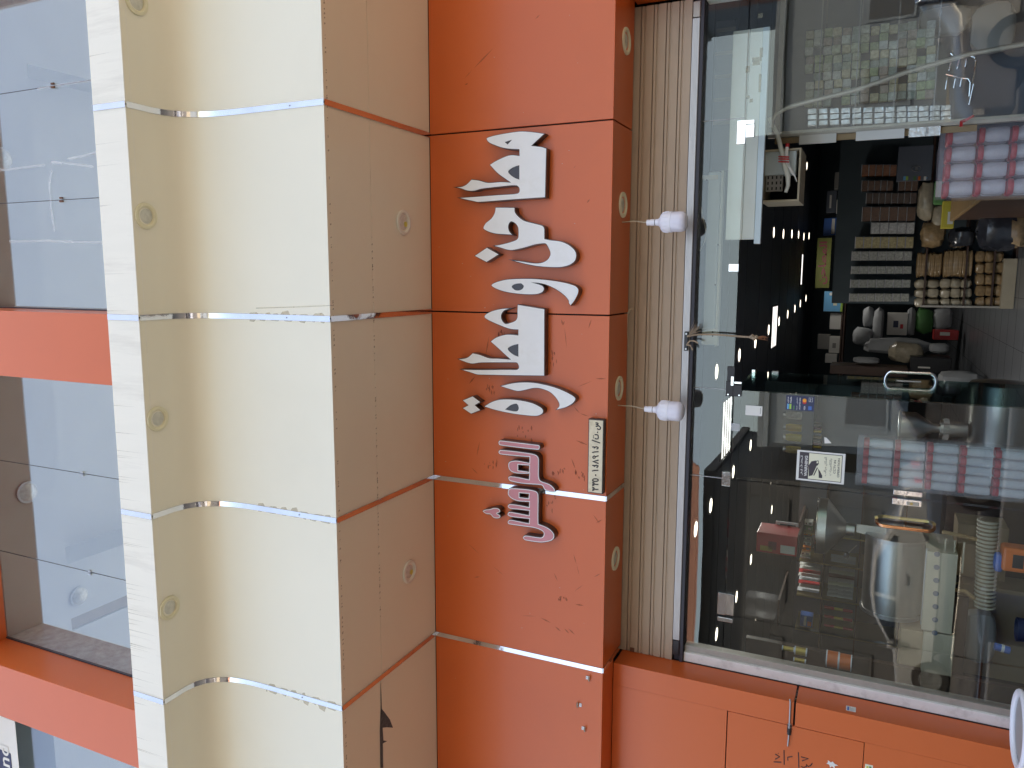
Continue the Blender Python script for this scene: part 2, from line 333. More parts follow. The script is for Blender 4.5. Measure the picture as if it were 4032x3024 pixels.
MB().box(-9.4, 4.2, FP + .05, 4.9, 11.2, 11.4).build('sun_block_roof_slab', 'lintel', B); MB().box(-9.4, 4.2, 4.72, 16.6, 4.5, 4.7).build('rear_roof', 'lintel', B)  # roof slab is unseen, added to keep the sun off the facade
MB().box(-9.4, -9.32, .62, 4.7, 4.702, 11.2).build('end_wall', 'house_beige', B)
MB().box(4.12, 4.2, .62, 4.7, 4.702, 11.2).build('end_wall', 'house_beige', B)
MB().box(-9.4, 4.2, 16.4, 16.6, 0, 4.498).build('rear_wall', 'house_beige', B)
for n_, (a, lab) in enumerate([(z4(9, 515, 545), 'round glass ceiling lamp beside the tray in the leftmost wide upper window'), (z4(5, 180, 1530), 'round glass ceiling lamp near the lintel, in the middle of the upper left window'), (z4(1, 15, 1030), 'round glass ceiling lamp in the upper right window')]):
    p = at(*a, Z=HD - .01); t = thing('ceiling_lamp', lab, 'lamp', p, 'upper floor ceiling lamps')
    MB().lathe([(.12, 0), (.12, .012)], (p.x, p.y, p.z - .012), 'Z', 24).build('rim', 'room_white', t, True)
    MB().lathe([(.02, -.06), (.05, -.055), (.08, -.035), (.10, -.012)], (p.x, p.y, p.z), 'Z', 20).build('dome', 'lens_clear', t, True)
# hanging banner in the far left upper window
p0 = at(60, 2960, Y=.02)
t = thing('window_banner', 'white banner with navy panel behind the far left upper window', 'banner', (p0.x, .02, p0.z))
c1 = at(62, 2862, Y=.02); c2 = at(75, 3024, Y=.02)
MB().box(c1.x - 1.6, c1.x + .06, .02, .023, c2.z, c2.z + 1.2).build('sheet', 'paper', t)
MB().box(c1.x - 1.6, at(25, 2960, Y=.02).x, .016, .0185, at(42, 2960, Y=.02).z, at(0, 2960, Y=.02).z + .25).build('panel', 'navy', t)

# ------------------------------------------------------------------ writing helper
def curve_mesh(name, splines, ext, m, parent, loc, offset=0.0, cat=None):
    """flat outline in X/Z with real thickness: splines of (x, z) loops, facing the street"""
    cu = bpy.data.curves.new(name, 'CURVE'); cu.dimensions = '2D'; cu.fill_mode = 'BOTH'; cu.extrude = ext; cu.offset = offset
    for pts in splines:
        sp = cu.splines.new('POLY'); sp.points.add(len(pts) - 1); sp.use_cyclic_u = True
        for a, (x, z) in zip(sp.points, pts): a.co = (x - loc[0], z - loc[2], 0, 1)
    to = bpy.data.objects.new('tmp', cu); COL.objects.link(to)
    me = bpy.data.meshes.new_from_object(to.evaluated_get(bpy.context.evaluated_depsgraph_get()))
    bpy.data.objects.remove(to); bpy.data.curves.remove(cu)
    me.transform(Matrix.Rotation(R(90), 4, 'X')); me.materials.clear(); me.materials.append(M[m]); me.name = name
    o = bpy.data.objects.new(name, me); COL.objects.link(o); o.location = loc
    if parent: put(o, parent)
    return o
def text(name, body, size, m, parent, loc, rot=(R(90), 0, 0), align='CENTER', fit=None, bold=0.0, shear=0):
    cu = bpy.data.curves.new(name, 'FONT'); cu.body = body; cu.size = size; cu.align_x = align; cu.align_y = 'CENTER'; cu.fill_mode = 'FRONT'; cu.offset = bold; cu.shear = shear
    to = bpy.data.objects.new('tmp', cu); COL.objects.link(to)
    me = bpy.data.meshes.new_from_object(to.evaluated_get(bpy.context.evaluated_depsgraph_get()))
    bpy.data.objects.remove(to); bpy.data.curves.remove(cu)
    if fit and len(me.vertices):
        xs = [v.co.x for v in me.vertices]; ys = [v.co.y for v in me.vertices]
        sx = fit[0] / max(max(xs) - min(xs), 1e-6); sy = fit[1] / max(max(ys) - min(ys), 1e-6)
        cx, cy_ = (max(xs) + min(xs)) / 2, (max(ys) + min(ys)) / 2
        for v in me.vertices: v.co = ((v.co.x - cx) * sx, (v.co.y - cy_) * sy, 0)
    me.transform(Matrix.Rotation(rot[0], 4, 'X') if rot[2] == 0 else Matrix.Rotation(rot[2], 4, 'Z') @ Matrix.Rotation(rot[0], 4, 'X'))
    me.materials.clear(); me.materials.append(M[m]); me.name = name
    o = bpy.data.objects.new(name, me); COL.objects.link(o); o.location = loc
    if parent: put(o, parent)
    return o
text('lettering', 'ond', .3, 'paper', t, (at(18, 2985, Y=.015).x - .05, .0145, at(18, 2985, Y=.015).z), fit=(.40, .17), bold=.004)
# ------------------------------------------------------------------ shop sign letters
def smooth_loop(pts, n=5):
    P = [Vector((p[0], p[1])) for p in pts]; C = [len(p) > 2 for p in pts]; m = len(P); out = []
    for i in range(m):
        p1, p2 = P[i], P[(i + 1) % m]
        t1 = Vector((0, 0)) if C[i] else (p2 - P[i - 1]) * .5
        t2 = Vector((0, 0)) if C[(i + 1) % m] else (P[(i + 2) % m] - p1) * .5
        L = (p2 - p1).length
        for t_ in (t1, t2):
            if t_.length > L: t_ *= L / t_.length
        if C[i]: t1 = (p2 - p1) * .8
        if C[(i + 1) % m]: t2 = (p2 - p1) * .8
        for k in range(n):
            s = k / n; h = s * s * (3 - 2 * s)
            out.append(p1 * (1 - h) + p2 * h + t1 * (s ** 3 - 2 * s * s + s) + t2 * (s ** 3 - s * s))
    return out
LY = -.064
def letter(name, label, zm, outline, holes=(), group='white sign letters', pink=False):
    def loop(pts):
        L = [at(*zm(p[0], p[1]), Y=LY) for p in smooth_loop(pts)]; return [(p.x, p.z) for p in L]
    o = loop(outline); hs = [loop(h) for h in holes]
    cx = sum(p[0] for p in o) / len(o); cz = sum(p[1] for p in o) / len(o); loc = (cx, LY, cz)
    t = thing(name, label, 'sign letter', loc, group)
    d = (-.002 - LY) / 2 - .001
    curve_mesh('return', [o] + (hs if pink else []), d, 'black_return', t, (cx, LY + d + .003, cz), .0030)
    curve_mesh('face', [o] + hs, .0012, 'white_face', t, (cx, LY, cz), -.0008)
    if pink: curve_mesh('inlay', [o] + hs, .0008, 'pink_face', t, (cx, LY - .0016, cz), -.0062)
    return t
zA = zoomer(1780, 480, 540, 1493); zB = zoomer(1780, 1040, 540, 1400); zC = zoomer(1860, 1640, 560, 1720)
c = 1
letter('sign_letters', 'white letters with two tall strokes at the right end of the sign', zA, [(378,180),(440,155),(560,130),(740,105),(880,112),(1003,130,c),(862,260,c),(930,268),(980,275),(1025,290,c),(1013,820,c),(640,845),(290,872),(230,862),(150,845),(80,827,c),(300,812),(500,797),(650,788),(715,778),(733,760),(735,730),(722,705),(700,692),(640,692),(450,712),(320,728),(245,748),(170,748),(100,725),(42,712,c),(110,705),(160,680),(212,628,c),(290,638),(380,662),(440,662),(530,655),(640,660,c),(590,625),(500,560),(412,468,c),(470,430),(580,378),(650,362),(735,370,c),(733,298,c),(630,293),(540,278),(460,250),(400,220)],
       [[(575,220,c),(652,195,c),(605,245,c)], [(732,472,c),(690,485),(640,510),(612,542),(640,580),(690,612),(732,627,c)]])
letter('sign_letters', 'white letters with a wide open bowl, beside the lone white diamond', zA, [(475,932,c),(680,935,c),(685,985),(720,1030),(780,1075),(870,1100),(980,1130),(1003,1160),(1005,1200),(1005,1275,c),(1080,1290),(1180,1302),(1270,1340),(1335,1400),(1352,1460),(1330,1520),(1270,1560),(1180,1580),(1060,1580),(920,1568),(800,1545),(720,1525),(662,1508,c),(760,1520),(900,1540),(980,1532),(1040,1500),(1070,1450),(1068,1410),(1040,1350),(1020,1325),(990,1322),(900,1335),(780,1370),(655,1395),(600,1390),(550,1375),(460,1350,c),(560,1330),(640,1308),(700,1285),(722,1255),(722,1160),(700,1115),(665,1090),(640,1085),(618,1110),(612,1150),(625,1195),(655,1228,c),(560,1222),(470,1215),(400,1195),(345,1165),(345,1140),(370,1100),(430,1050),(465,990)])
letter('sign_diamond', 'single white diamond dot above the wide bowl letter', zA, [(248,1458,c),(380,1370,c),(508,1443,c),(375,1525,c)])
letter('sign_letters', 'white comma shaped letter with oval eye, middle of the sign', zB, [(403,215),(450,185),(560,158),(700,150),(850,152),(1000,165),(1150,190),(1250,220),(1288,255),(1285,300),(1250,370),(1212,420,c),(1195,400),(1190,370),(1150,320),(1060,255),(960,210),(880,192),(815,188,c),(880,205),(925,225),(938,255),(920,285),(870,305),(770,308),(640,298),(520,275),(440,245)],
       [[(610,230),(640,205),(700,197),(722,210),(732,228),(715,255),(680,268),(640,262)]])
letter('sign_letters', 'white letters with hooked top and two tall strokes, across the panel joint', zB, [(672,415,c),(942,460,c),(940,1138,c),(270,1128),(210,1112),(100,1077,c),(300,1080),(560,1078),(660,1078),(682,1060),(680,1035),(665,1008),(640,1003),(450,1003),(290,1005),(210,1015),(150,1003),(65,970,c),(120,965),(165,950),(210,910,c),(280,925),(380,960),(480,965),(600,975,c),(550,930),(480,865),(395,790,c),(450,750),(540,722),(600,720),(676,727,c),(677,668,c),(590,660),(480,620),(390,580),(345,555),(332,535),(350,510),(410,480),(500,458),(590,452,c),(530,475),(505,510),(502,550),(520,590),(550,610),(610,595),(650,575),(668,540),(668,480)],
       [[(677,815,c),(620,830),(580,850),(570,868),(590,895),(630,925),(677,945,c)]])
letter('sign_letters', 'white plain curved tail letter without an eye', zB, [(497,1245,c),(600,1220),(700,1208),(820,1210),(950,1232),(1080,1270),(1200,1325),(1258,1370),(1230,1420),(1160,1460),(1065,1485,c),(1095,1450),(1090,1410),(1050,1350),(990,1300),(900,1268),(830,1265),(740,1285),(670,1295),(590,1275)])
letter('sign_letters', 'white teardrop letter with dark eye, left end of the white letters', zB, [(330,1453,c),(400,1410),(480,1385),(580,1380),(700,1392),(820,1420),(900,1460),(928,1490),(920,1525),(870,1548),(780,1545),(620,1525),(450,1490)],
       [[(543,1483,c),(600,1440),(655,1425),(675,1445),(680,1475),(665,1500),(620,1500)]])
letter('sign_diamond', 'joined pair of white diamond dots above the teardrop letter', zB, [(110,1390,c),(210,1350,c),(287,1408,c),(232,1440,c),(288,1490,c),(195,1527,c),(110,1470,c),(168,1440,c)])
PG = 'pink sign letters'
letter('sign_letters', 'pink straight stroke letter with white outline, rightmost of the pink letters', zC, [(318,310),(330,292),(350,290),(560,315),(800,345),(815,360),(812,390),(795,402),(560,378),(340,348),(322,335)], (), PG, True)
letter('sign_letters', 'pink outlined letters with one tall stroke, over the steel strip', zC, [(318,425),(335,405),(380,405),(560,425),(700,445),(770,465),(800,500),(805,560),(803,700),(812,760),(840,785),(900,805),(950,830),(990,870),(1000,900),(985,912),(930,905),(880,890),(860,860),(845,835),(800,825),(600,810),(460,780),(438,755),(440,730),(470,722),(560,735),(685,760,c),(690,690,c),(560,690),(490,675),(450,645),(435,600),(440,560),(470,540),(540,533),(690,560,c),(692,490,c),(560,480),(400,465),(335,455),(320,440)],
       [[(555,583,c),(688,592,c),(686,668,c),(555,650,c)]], PG, True)
letter('sign_letters', 'pink outlined letters with three teeth and hooked tail, leftmost of the sign', zC, [(430,925),(440,880),(475,866),(560,870),(700,885),(770,905),(795,935),(800,1000),(797,1200),(800,1300,c),(880,1330),(940,1365),(980,1410),(990,1455),(965,1495),(900,1515),(820,1522),(720,1510),(640,1495),(612,1470),(625,1445),(660,1440),(760,1455),(830,1462),(860,1440),(860,1400),(820,1370),(740,1345),(560,1320),(440,1300),(428,1275),(445,1252),(480,1250),(600,1275),(685,1290,c),(688,1238,c),(560,1225),(460,1210),(428,1190),(435,1160),(460,1153),(560,1170),(685,1193,c),(688,1140,c),(560,1125),(460,1115),(430,1090),(440,1065),(470,1058),(560,1070),(685,1095,c),(688,1033,c),(560,1025),(490,1000),(445,965)],
       [[(570,925,c),(685,935,c),(680,988,c),(570,975,c)]], PG, True)
letter('sign_dots', 'small pink clover shaped dots with white outline', zC, [(125,1145),(160,1125),(215,1118),(260,1105),(310,1110),(338,1135),(330,1160),(300,1172),(335,1195),(335,1222),(300,1232),(255,1222),(220,1185),(170,1178)], (), PG, True)
# licence number plaque
t = thing('number_plaque', 'aged cream number plaque with black frame at the fascia edge', 'plaque', (-2.11, 0, 3.13))
MB().box(-2.357, -1.866, -.048, -.001, 3.081, 3.186).build('case', 'black_plastic', t, bevel=.002)
MB().box(-2.351, -1.872, -.051, -.0482, 3.087, 3.180).build('face', 'plaque', t)
zP = zoomer(2280, 1620, 140, 683)
def four(y): return [(255, y - 12), (298, y - 14), (284, y + 8), (330, y - 18), (372, y), (362, y + 16), (336, y + 24)]
def three(y): return [[(252, y - 34), (284, y - 26), (290, y), (284, y + 22), (254, y + 28)], [(254, y), (290, y)], [(290, y), (330, y + 8), (372, y + 6)]]
STR = [[(318, 220), (352, 224), (370, 236), (350, 252), (322, 252), (352, 254), (372, 270), (352, 284), (322, 288)], [(345, 330), (382, 350), (408, 338), (412, 308), (394, 286), (372, 280)], [(352, 403), (364, 403)], [(302, 445), (345, 448), (366, 462), (370, 500), (364, 526), (332, 530), (305, 520)], [(276, 470), (280, 472)], [(278, 500), (282, 502)], [(247, 550), (405, 608)],
       four(696), [(254, 790), (290, 780), (375, 773)], [(315 + 0, 872), (296, 855), (268, 866), (262, 886), (280, 902), (305, 896), (315, 872), (375, 850)], [(375, 935), (320, 950), (265, 962), (320, 980), (375, 1000)], four(1050), [(252, 1145), (290, 1134), (372, 1132)], [(312, 1225), (330, 1225)], [(315 + 56 * math.cos(a), 1320 + 26 * math.sin(a)) for a in [2 * math.pi * k / 14 for k in range(15)]]] + three(1395) + three(1490)
for st in STR: MB().tube([at(*zP(*a), Y=-.0512) for a in st], .0058 if len(st) == 2 and abs(st[0][0] - st[1][0]) < 30 else .0040, 6).build('lettering', 'ink', t)

# ------------------------------------------------------------------ recessed lights
def downlight(p, r, label, group, mt='ring_cream', lens='lens', ny=0):
    t = thing('recessed_light', label, 'downlight', p, group)
    MB().lathe([(r, -.001), (r * .98, -.010), (r * .80, -.013), (r * .68, -.006), (r * .64, .02)], p, 'Z', 28, False).build('ring', mt, t, True)
    MB().lathe([(.001, -.001), (r * .35, -.003), (r * .66, .002)], p, 'Z', 20, False).build('lens', lens, t, True)
    if lens == 'lens_clear': MB().lathe([(.001, -.006), (.018, -.006), (.018, -.004)], (p[0] - .01, p[1] + .02, p[2]), 'Z', 12, False).build('chip', 'chip_yellow', t)
    return t
for (reg, x, y), lab in zip([(3, 741, 270), (3, 722, 1330), (7, 690, 857), (11, 665, 303)], ['rightmost', 'second from the right', 'third from the right', 'leftmost']):
    p = at(*z4(reg, x, y), Z=ZB); downlight((p.x, .225, ZB), .083, 'round recessed light under the orange fascia, %s of four' % lab, 'lights under the orange fascia')
for (reg, x, y), lab in zip([(2, 960, 1443), (10, 990, 388)], ['above the white letters', 'left of the pink letters']):
    p = at(*z4(reg, x, y), Z=ZT); downlight((p.x, -.345, ZT), .082, 'round recessed light in the tan soffit, %s' % lab, 'lights in the soffit', 'ring_white', 'lens_clear')
for (reg, x, y), lab in zip([(1, 890, 10), (1, 943, 1400), (5, 1020, 1055), (9, 1097, 620)], ['cut by the picture edge', 'rightmost whole one', 'middle one of those in full view', 'leftmost']):
    p = at(*z4(reg, x, y), Z=5.438); downlight((p.x, min(p.y, -1.43), 5.438), .076, 'small cream recessed light under the cornice lip, %s' % lab, 'lights under the cornice lip')
# ------------------------------------------------------------------ hanging bulbs
for x, y, top, lab, zt in [(-.613, .215, 2.905, 'white hanging bulb nearer the white letters, right of the rope', 0), (-1.819, .205, 2.885, 'white hanging bulb under the number plaque, left of the rope', 0)]:
    t = thing('hanging_bulb', lab, 'light bulb', (x, y, top - .26), 'bulbs hanging under the fascia')
    MB().tube([(x + .008, y + .012, ZB), (x + .012, y + .006, (ZB + top) / 2), (x, y, top)], .0042, 8).build('cord', 'cord', t, True)
    MB().lathe([(.012, .002), (.019, 0), (.019, -.022), (.021, -.026), (.021, -.052)], (x, y, top), 'Z', 20).build('socket', 'bulb_white', t, True)
    MB().lathe([(.020, -.0525), (.020, -.056)], (x, y, top), 'Z', 16).build('gap_ring', 'ink', t, True)
    pr = [(.020, -.056), (.022, -.075), (.032, -.086), (.050, -.094), (.060, -.105), (.064, -.125), (.065, -.150)]
    MB().lathe(pr, (x, y, top), 'Z', 32).build('housing', 'bulb_white', t, True)
    for k in range(16):
        a = 2 * math.pi * k / 16; ca, sa = math.cos(a), math.sin(a)
        MB().tube([(x + ca * .061, y + sa * .061, top - .105), (x + ca * .0652, y + sa * .0652, top - .125), (x + ca * .0655, y + sa * .0655, top - .142)], .0022, 6).build('cooling_rib', 'bulb_white', t)
    MB().lathe([(.066, -.150), (.0665, -.162), (.064, -.163)], (x, y, top), 'Z', 32, False).build('collar', 'bulb_white', t, True)
    MB().lathe([(.064, -.163), (.0645, -.215), (.062, -.232), (.052, -.247), (.035, -.256), (.015, -.260), (.001, -.261)], (x, y, top), 'Z', 32, False).build('dome', 'bulb_dome', t, True)
# ------------------------------------------------------------------ roller shutter
SH = thing('roller_shutter', 'beige ribbed roller shutter rolled up above the glass doors', 'shutter', (-1.45, .44, 2.66))
SX0, SX1, SY = PX + .004, .78, .44
pit = .083; z = 2.705; k = 0
while z < 3.35:
    MB().profx([(SY, z + .002), (SY, z + .050), (SY + .010, z + .054), (SY + .010, z + .060), (SY + .002, z + .064), (SY + .002, z + .079), (SY + .014, z + .0825), (SY + .016, z + .0845), (SY + .016, z + .002)], SX0, SX1, True).build('slat', 'shutter', SH)
    z += pit
MB().profx([(SY - .012, 2.655), (SY - .012, 2.702), (SY + .012, 2.702), (SY + .012, 2.655)], SX0 + .16, SX1 - .12, True).build('bottom_bar', 'brushed', SH, bevel=.002)
for i in range(5): MB().box(SX0 + .165, SX1 - .125, SY - .0145, SY - .0122, 2.660 + i * .008, 2.664 + i * .008).build('bar_groove', 'brushed', SH)
MB().box(SX0, SX1, SY - .002, SY + .02, 2.632, 2.6545).build('rubber_seal', 'gasket', SH)
for x0, x1 in ((SX0 + .05, SX0 + .155), (SX1 - .115, SX1 - .02)): MB().box(x0, x1, SY - .016, SY + .01, 2.655, 2.700).build('end_lock', 'grey_alu' if x0 > 0 else 'black_plastic', SH, bevel=.004)
MB().box(SX0, SX0 + .03, SY - .004, SY - .001, 2.98, 3.01).build('stop_tab', 'rust', SH)
t = thing('shutter_handle', 'black handle block in the middle of the shutter bottom bar', 'handle', (-1.38, .42, 2.67))
MB().box(-1.443, -1.315, SY - .034, SY - .015, 2.659, 2.685).build('block', 'black_plastic', t, bevel=.004)
for x in (-1.43, -1.33): MB().lathe([(.007, 0), (.006, -.003)], (x, SY - .0345, 2.672), 'Y', 10).build('bolt', 'steel', t)
t = thing('pull_rope', 'frayed tan rope hanging from the shutter handle', 'rope', (-1.34, .40, 2.2))
P = [at(*q5(*a), Y=.395) for a in [(20, 1075), (40, 1062), (140, 1050), (250, 1045), (420, 1050), (640, 1068), (780, 1078), (860, 1085)]]
MB().tube(P, [.006, .008] + [.0062] * 6, 8).build('strand', 'rope', t, True)
kp = P[-1]; MB().tube([kp + Vector((0, 0, .012)), kp + Vector((.008, -.006, 0)), kp + Vector((-.006, .004, -.016)), kp + Vector((.006, 0, -.03)), kp + Vector((0, 0, -.036))], [.010, .016, .017, .013, .007], 8).build('knot', 'rope', t, True)
f = MB()
for i in range(14):
    a = kp + Vector((random.uniform(-.006, .006), random.uniform(-.004, .004), -.034)); f.tube([a, a + Vector((random.uniform(-.008, .01), random.uniform(-.006, .004), -.03)), a + Vector((random.uniform(-.012, .016), 0, -random.uniform(.04, .075)))], [.0016, .0014, .0006], 4)
f.build('frayed_end', 'rust_fibre', t)
f = MB(); kb = P[1]
for i in range(26):
    d = Vector((random.uniform(.25, 1), random.uniform(-.4, .1), -random.uniform(.35, 1))).normalized() * random.uniform(.05, .125); f.tube([kb, kb + d * .5 + Vector((0, 0, .004)), kb + d], [.002, .0017, .0007], 4)
f.build('frayed_tuft', 'rope', t)
MB().tube([at(*q5(*a), Y=.398) for a in [(10, 1185), (55, 1130), (110, 1130), (160, 1160)]], .0055, 6).build('loop', 'rope', t, True)
MB().tube([at(*q5(*a), Y=.398) for a in [(10, 1180), (60, 1190), (90, 1250)]], .0055, 6).build('loop', 'rope', t, True)
t = thing('wire_scrap', 'grey wire tie dangling from the fascia joint', 'wire', (-1.2, .38, 3.07))
MB().tube([at(*z4(7, *a), Y=.395) for a in [(785, 340), (765, 345), (755, 365), (750, 380), (748, 430), (745, 480), (752, 540), (757, 600)]], [.010, .009, .007, .004, .003, .003, .003, .002], 6).build('wire', 'tan_board', t, True)
MB().tube([at(*z4(7, *a), Y=.393) for a in [(733, 583), (762, 578)]], .0025, 6).build('twist', 'tan_board', t, True)
# cable clips on the left part of the fascia
for i, ((x, zz), lab) in enumerate(zip([(-3.673, 3.169), (-3.885, 3.242), (-4.051, 3.194)], ['nearest the steel strip', 'middle one', 'farthest left'])):
    t = thing('cable_clip', 'small silver cable clip on the fascia, %s' % lab, 'clip', (x, 0, zz), 'cable clips on the fascia'); s = -1 if i == 1 else 1
    MB().box(x - .012, x + .012, -.004, -.0005, zz + s * .004, zz + s * .022).build('tab', 'steel', t)
    MB().tube([(x + .014 * math.cos(a), -.010 - .008 * math.sin(a), zz - s * .004) for a in [math.pi * k / 8 for k in range(9)]], .006, 8).build('saddle', 'steel', t, True)
    MB().lathe([(.004, 0), (.003, -.002)], (x, -.0045, zz + s * .015), 'Y', 8).build('screw', 'grey_alu', t)
# ------------------------------------------------------------------ hatch in the pillar
t = thing('access_hatch', 'orange hatch door with handwritten numbers beside the glass front', 'hatch', (-4.2, .23, 1.86))
MB().box(-4.616, HX - .004, PY + .0005, PY + .02, HZ0 + .004 - .004, HZ1 - .003).build('door_panel', 'orange', t, bevel=.0015)
for pl in [[(1115,1485),(1172,1520),(1118,1550)], [(1150,1475),(1154,1479)], [(1097,1583),(1192,1587)], [(1225,1437),(1227,1617)], [(1273,1565),(1270,1525),(1330,1515)], [(1405,1465),(1408,1560),(1410,1655)], [(1437,1520),(1528,1543),(1450,1570)], [(1578,1600),(1555,1632),(1525,1640),(1500,1615),(1505,1640),(1470,1655),(1438,1640)]]:
    MB().tube([at(*q11(*a), Y=PY - .0005) for a in pl], .0032, 5).build('handwriting', 'ink', t)
b = MB(); cpt = at(*q11(1830, 1615), Y=PY - .001); ang = [(.02, 0), (.012, .012), (.022, .03), (.008, .026), (-.004, .036), (-.006, .018), (-.026, .014), (-.012, .002), (-.03, -.016), (-.008, -.012), (.002, -.034), (.008, -.012)]
b.add([(cpt.x + a, PY - .001, cpt.z + d) for a, d in ang], [tuple(range(len(ang)))]); b.build('paint_chip', 'paper', t)
t = thing('barrel_bolt', 'long steel barrel bolt across the hatch edge', 'bolt', (-3.83, .22, 1.90))
P = [at(*q11(*a), Y=PY - .014) for a in [(1297, 800), (1304, 820), (1303, 900), (1298, 1010), (1293, 1110), (1288, 1200), (1282, 1290), (1272, 1385)]]
MB().tube(P, .0052, 8).build('rod', 'steel', t, True)
a, b_ = at(*q11(1268, 1100), Y=PY), at(*q11(1315, 1248), Y=PY)
MB().box(a.x, b_.x, PY - .006, PY - .0005, a.z, b_.z).build('plate', 'black_plastic', t, bevel=.002)
MB().tube([at(*q11(1293, 1165), Y=PY - .012), at(*q11(1287, 1240), Y=PY - .012)], .010, 10).build('barrel', 'black_plastic', t, True)
for x, y in [(1275,1110),(1308,1113),(1275,1150),(1308,1157),(1268,1225),(1302,1232)]:
    p = at(*q11(x, y), Y=PY - .0065); MB().lathe([(.0042, 0), (.003, -.002)], p, 'Y', 8).build('screw', 'chrome', t)
def jamb_sticker():
    p = at(*q11(2060, 922), X=PX + .001); t = thing('jamb_sticker', 'small white printed sticker on the orange door jamb', 'sticker', p)
    MB().box(PX + .0006, PX + .0012, p.y - .03, p.y + .03, p.z - .028, p.z + .028).build('paper', 'paper', t)
    MB().box(PX + .0013, PX + .0016, p.y - .024, p.y + .022, p.z + .010, p.z + .022).build('print', 'blue', t)
    for k in range(4): MB().box(PX + .0013, PX + .0016, p.y - .024, p.y + .02 - .006 * (k % 2), p.z + .003 - k * .007, p.z + .005 - k * .007).build('print', 'grey_plastic', t)
jamb_sticker()
p = at(*q12(195, 1640), Y=PY - .001)
t = thing('price_sticker', 'small yellow and green sticker at the hatch bottom corner', 'sticker', p)
MB().box(p.x - .045, p.x + .012, PY - .0016, PY - .0008, p.z - .022, p.z + .022).build('paper', 'sticker_cream', t)
MB().box(p.x - .04, p.x + .002, PY - .0022, PY - .0017, p.z - .014, p.z - .002).build('print', 'green', t); MB().box(p.x - .04, p.x + .0, PY - .0022, PY - .0017, p.z + .002, p.z + .014).build('print', 'yellow', t)

# ------------------------------------------------------------------ glass shop front
GF = .497; G0, G1 = GF, GF + .010
SF = thing('glass_shopfront', 'frameless glass shop front with steel patch fittings', 'shopfront', (-1.45, GF, 0))
HDZ = 2.366
def pane(x0, x1, z0, z1, name='glass_pane', m='shop_glass', par=SF):
    o = MB().box(x0, x1, G0, G1, z0, z1).build(name, m, par); return o
for a, b_ in ((.77, .043), (.037, -1.694), (-1.700, -2.302), (-2.308, -3.54)): pane(b_, a, HDZ + .004, 2.632, 'transom_pane')
pane(-2.301, -1.698, .02, HDZ - .004); pane(-3.54, -3.268, .02, HDZ - .004)
MB().box(-3.646, -3.580, .462, .56, 0, 2.628).build('side_frame', 'white_paint', SF, bevel=.003)
MB().box(-3.5795, -3.537, .485, .56, 0, 2.628).build('side_frame', 'grey_alu', SF, bevel=.002)
MB().box(-3.6495, -3.6465, .455, .50, 0, 2.66).build('frame_gasket', 'gasket', SF)
MB().box(-3.6635, -3.6465, .4565, .462, 0, 2.66).build('frame_gasket', 'gasket', SF)
MB().box(.770, .80, .47, .56, 0, 2.628).build('side_frame', 'white_paint', SF, bevel=.003)
MB().box(-3.65, .80, .47, .56, 2.634, 2.70).build('head_frame', 'gasket', SF)
for x in (.04, -1.697, -2.305): MB().box(x - .003, x + .003, G0 + .002, G1 - .002, HDZ + .004, 2.632).build('silicone_joint', 'tub_film', SF)
def patch(zm, x0, y0, x1, y1, m='chrome', th=.014, par=SF, name='patch_fitting'):
    a, b_ = at(*zm(x0, y0), Y=GF - th), at(*zm(x1, y1), Y=GF - th)
    return MB().box(a.x, b_.x, GF - th, GF - .0008, a.z, b_.z).build(name, m, par, bevel=.0015)
patch(q3, 670, -82, 772, 218); patch(q3, 778, -88, 893, -42); patch(q3, 784, -28, 888, 130, 'chrome', .020)
patch(q5, 558, 130, 685, 228)
patch(q7, 472, 1182, 575, 1372)
patch(q9, 418, 1098, 517, 1395); patch(q9, 526, 1118, 618, 1405); patch(q9, 412, 1412, 608, 1500)
patch(q5, 543, 1462, 632, 1651, 'black_plastic'); patch(q7, 526, 0, 612, 205, 'black_plastic'); patch(q7, 618, 50, 722, 208, 'black_plastic', .012)
patch(q7, 588, -60, 622, 62, 'chrome', .020); patch(q7, 630, 8, 726, 40, 'chrome', .020)
for x, y in ((550, 175), (694, 186), (603, 50)): MB().lathe([(.006, 0), (.005, -.003)], at(*q7(x, y), Y=GF - .0145), 'Y', 10).build('bolt', 'chrome', SF)
# lock between the left panels, with two plates
LK = thing('door_lock', 'polished steel door lock bridging the two left glass panels', 'lock', at(*q8(700, 1525), Y=GF))
patch(q8, 522, 1412, 893, 1510, 'chrome', .018, LK, 'strike_plate'); patch(q8, 507, 1520, 882, 1636, 'chrome', .020, LK, 'lock_case'); patch(q8, 690, 1560, 850, 1628, 'steel', .0225, LK, 'cylinder_plate')
MB().lathe([(.009, 0), (.009, -.004)], at(*q8(752, 1592), Y=GF - .0225), 'Y', 14).build('key_cylinder', 'brass', LK, True)
def dhandle(par, x, y, z0, z1, r=.011, outy=-.06, m='chrome', outx=0):
    P = []; rr = .04
    s = 1
    for k in range(7):
        a = math.pi / 2 * k / 6; P.append((x + outx * (1 - math.cos(a)) if 0 else 0, 0, 0))
    P = [Vector((0, 0, z1))]
    for k in range(1, 8): a = math.pi / 2 * k / 7; P.append(Vector((math.sin(a), 0, z1 - rr * (1 - math.cos(a)))) )
    d = Vector((outx, outy, 0)); pts = []
    for k in range(8): a = math.pi / 2 * k / 7; pts.append(Vector((x, y, z1)) + d * math.sin(a) + Vector((0, 0, -rr * (1 - math.cos(a)))))
    for k in range(8): a = math.pi / 2 * (7 - k) / 7; pts.append(Vector((x, y, z0)) + d * math.sin(a) + Vector((0, 0, rr * (1 - math.cos(a)))))
    return MB().tube(pts, r, 14).build('handle', m, par, True)
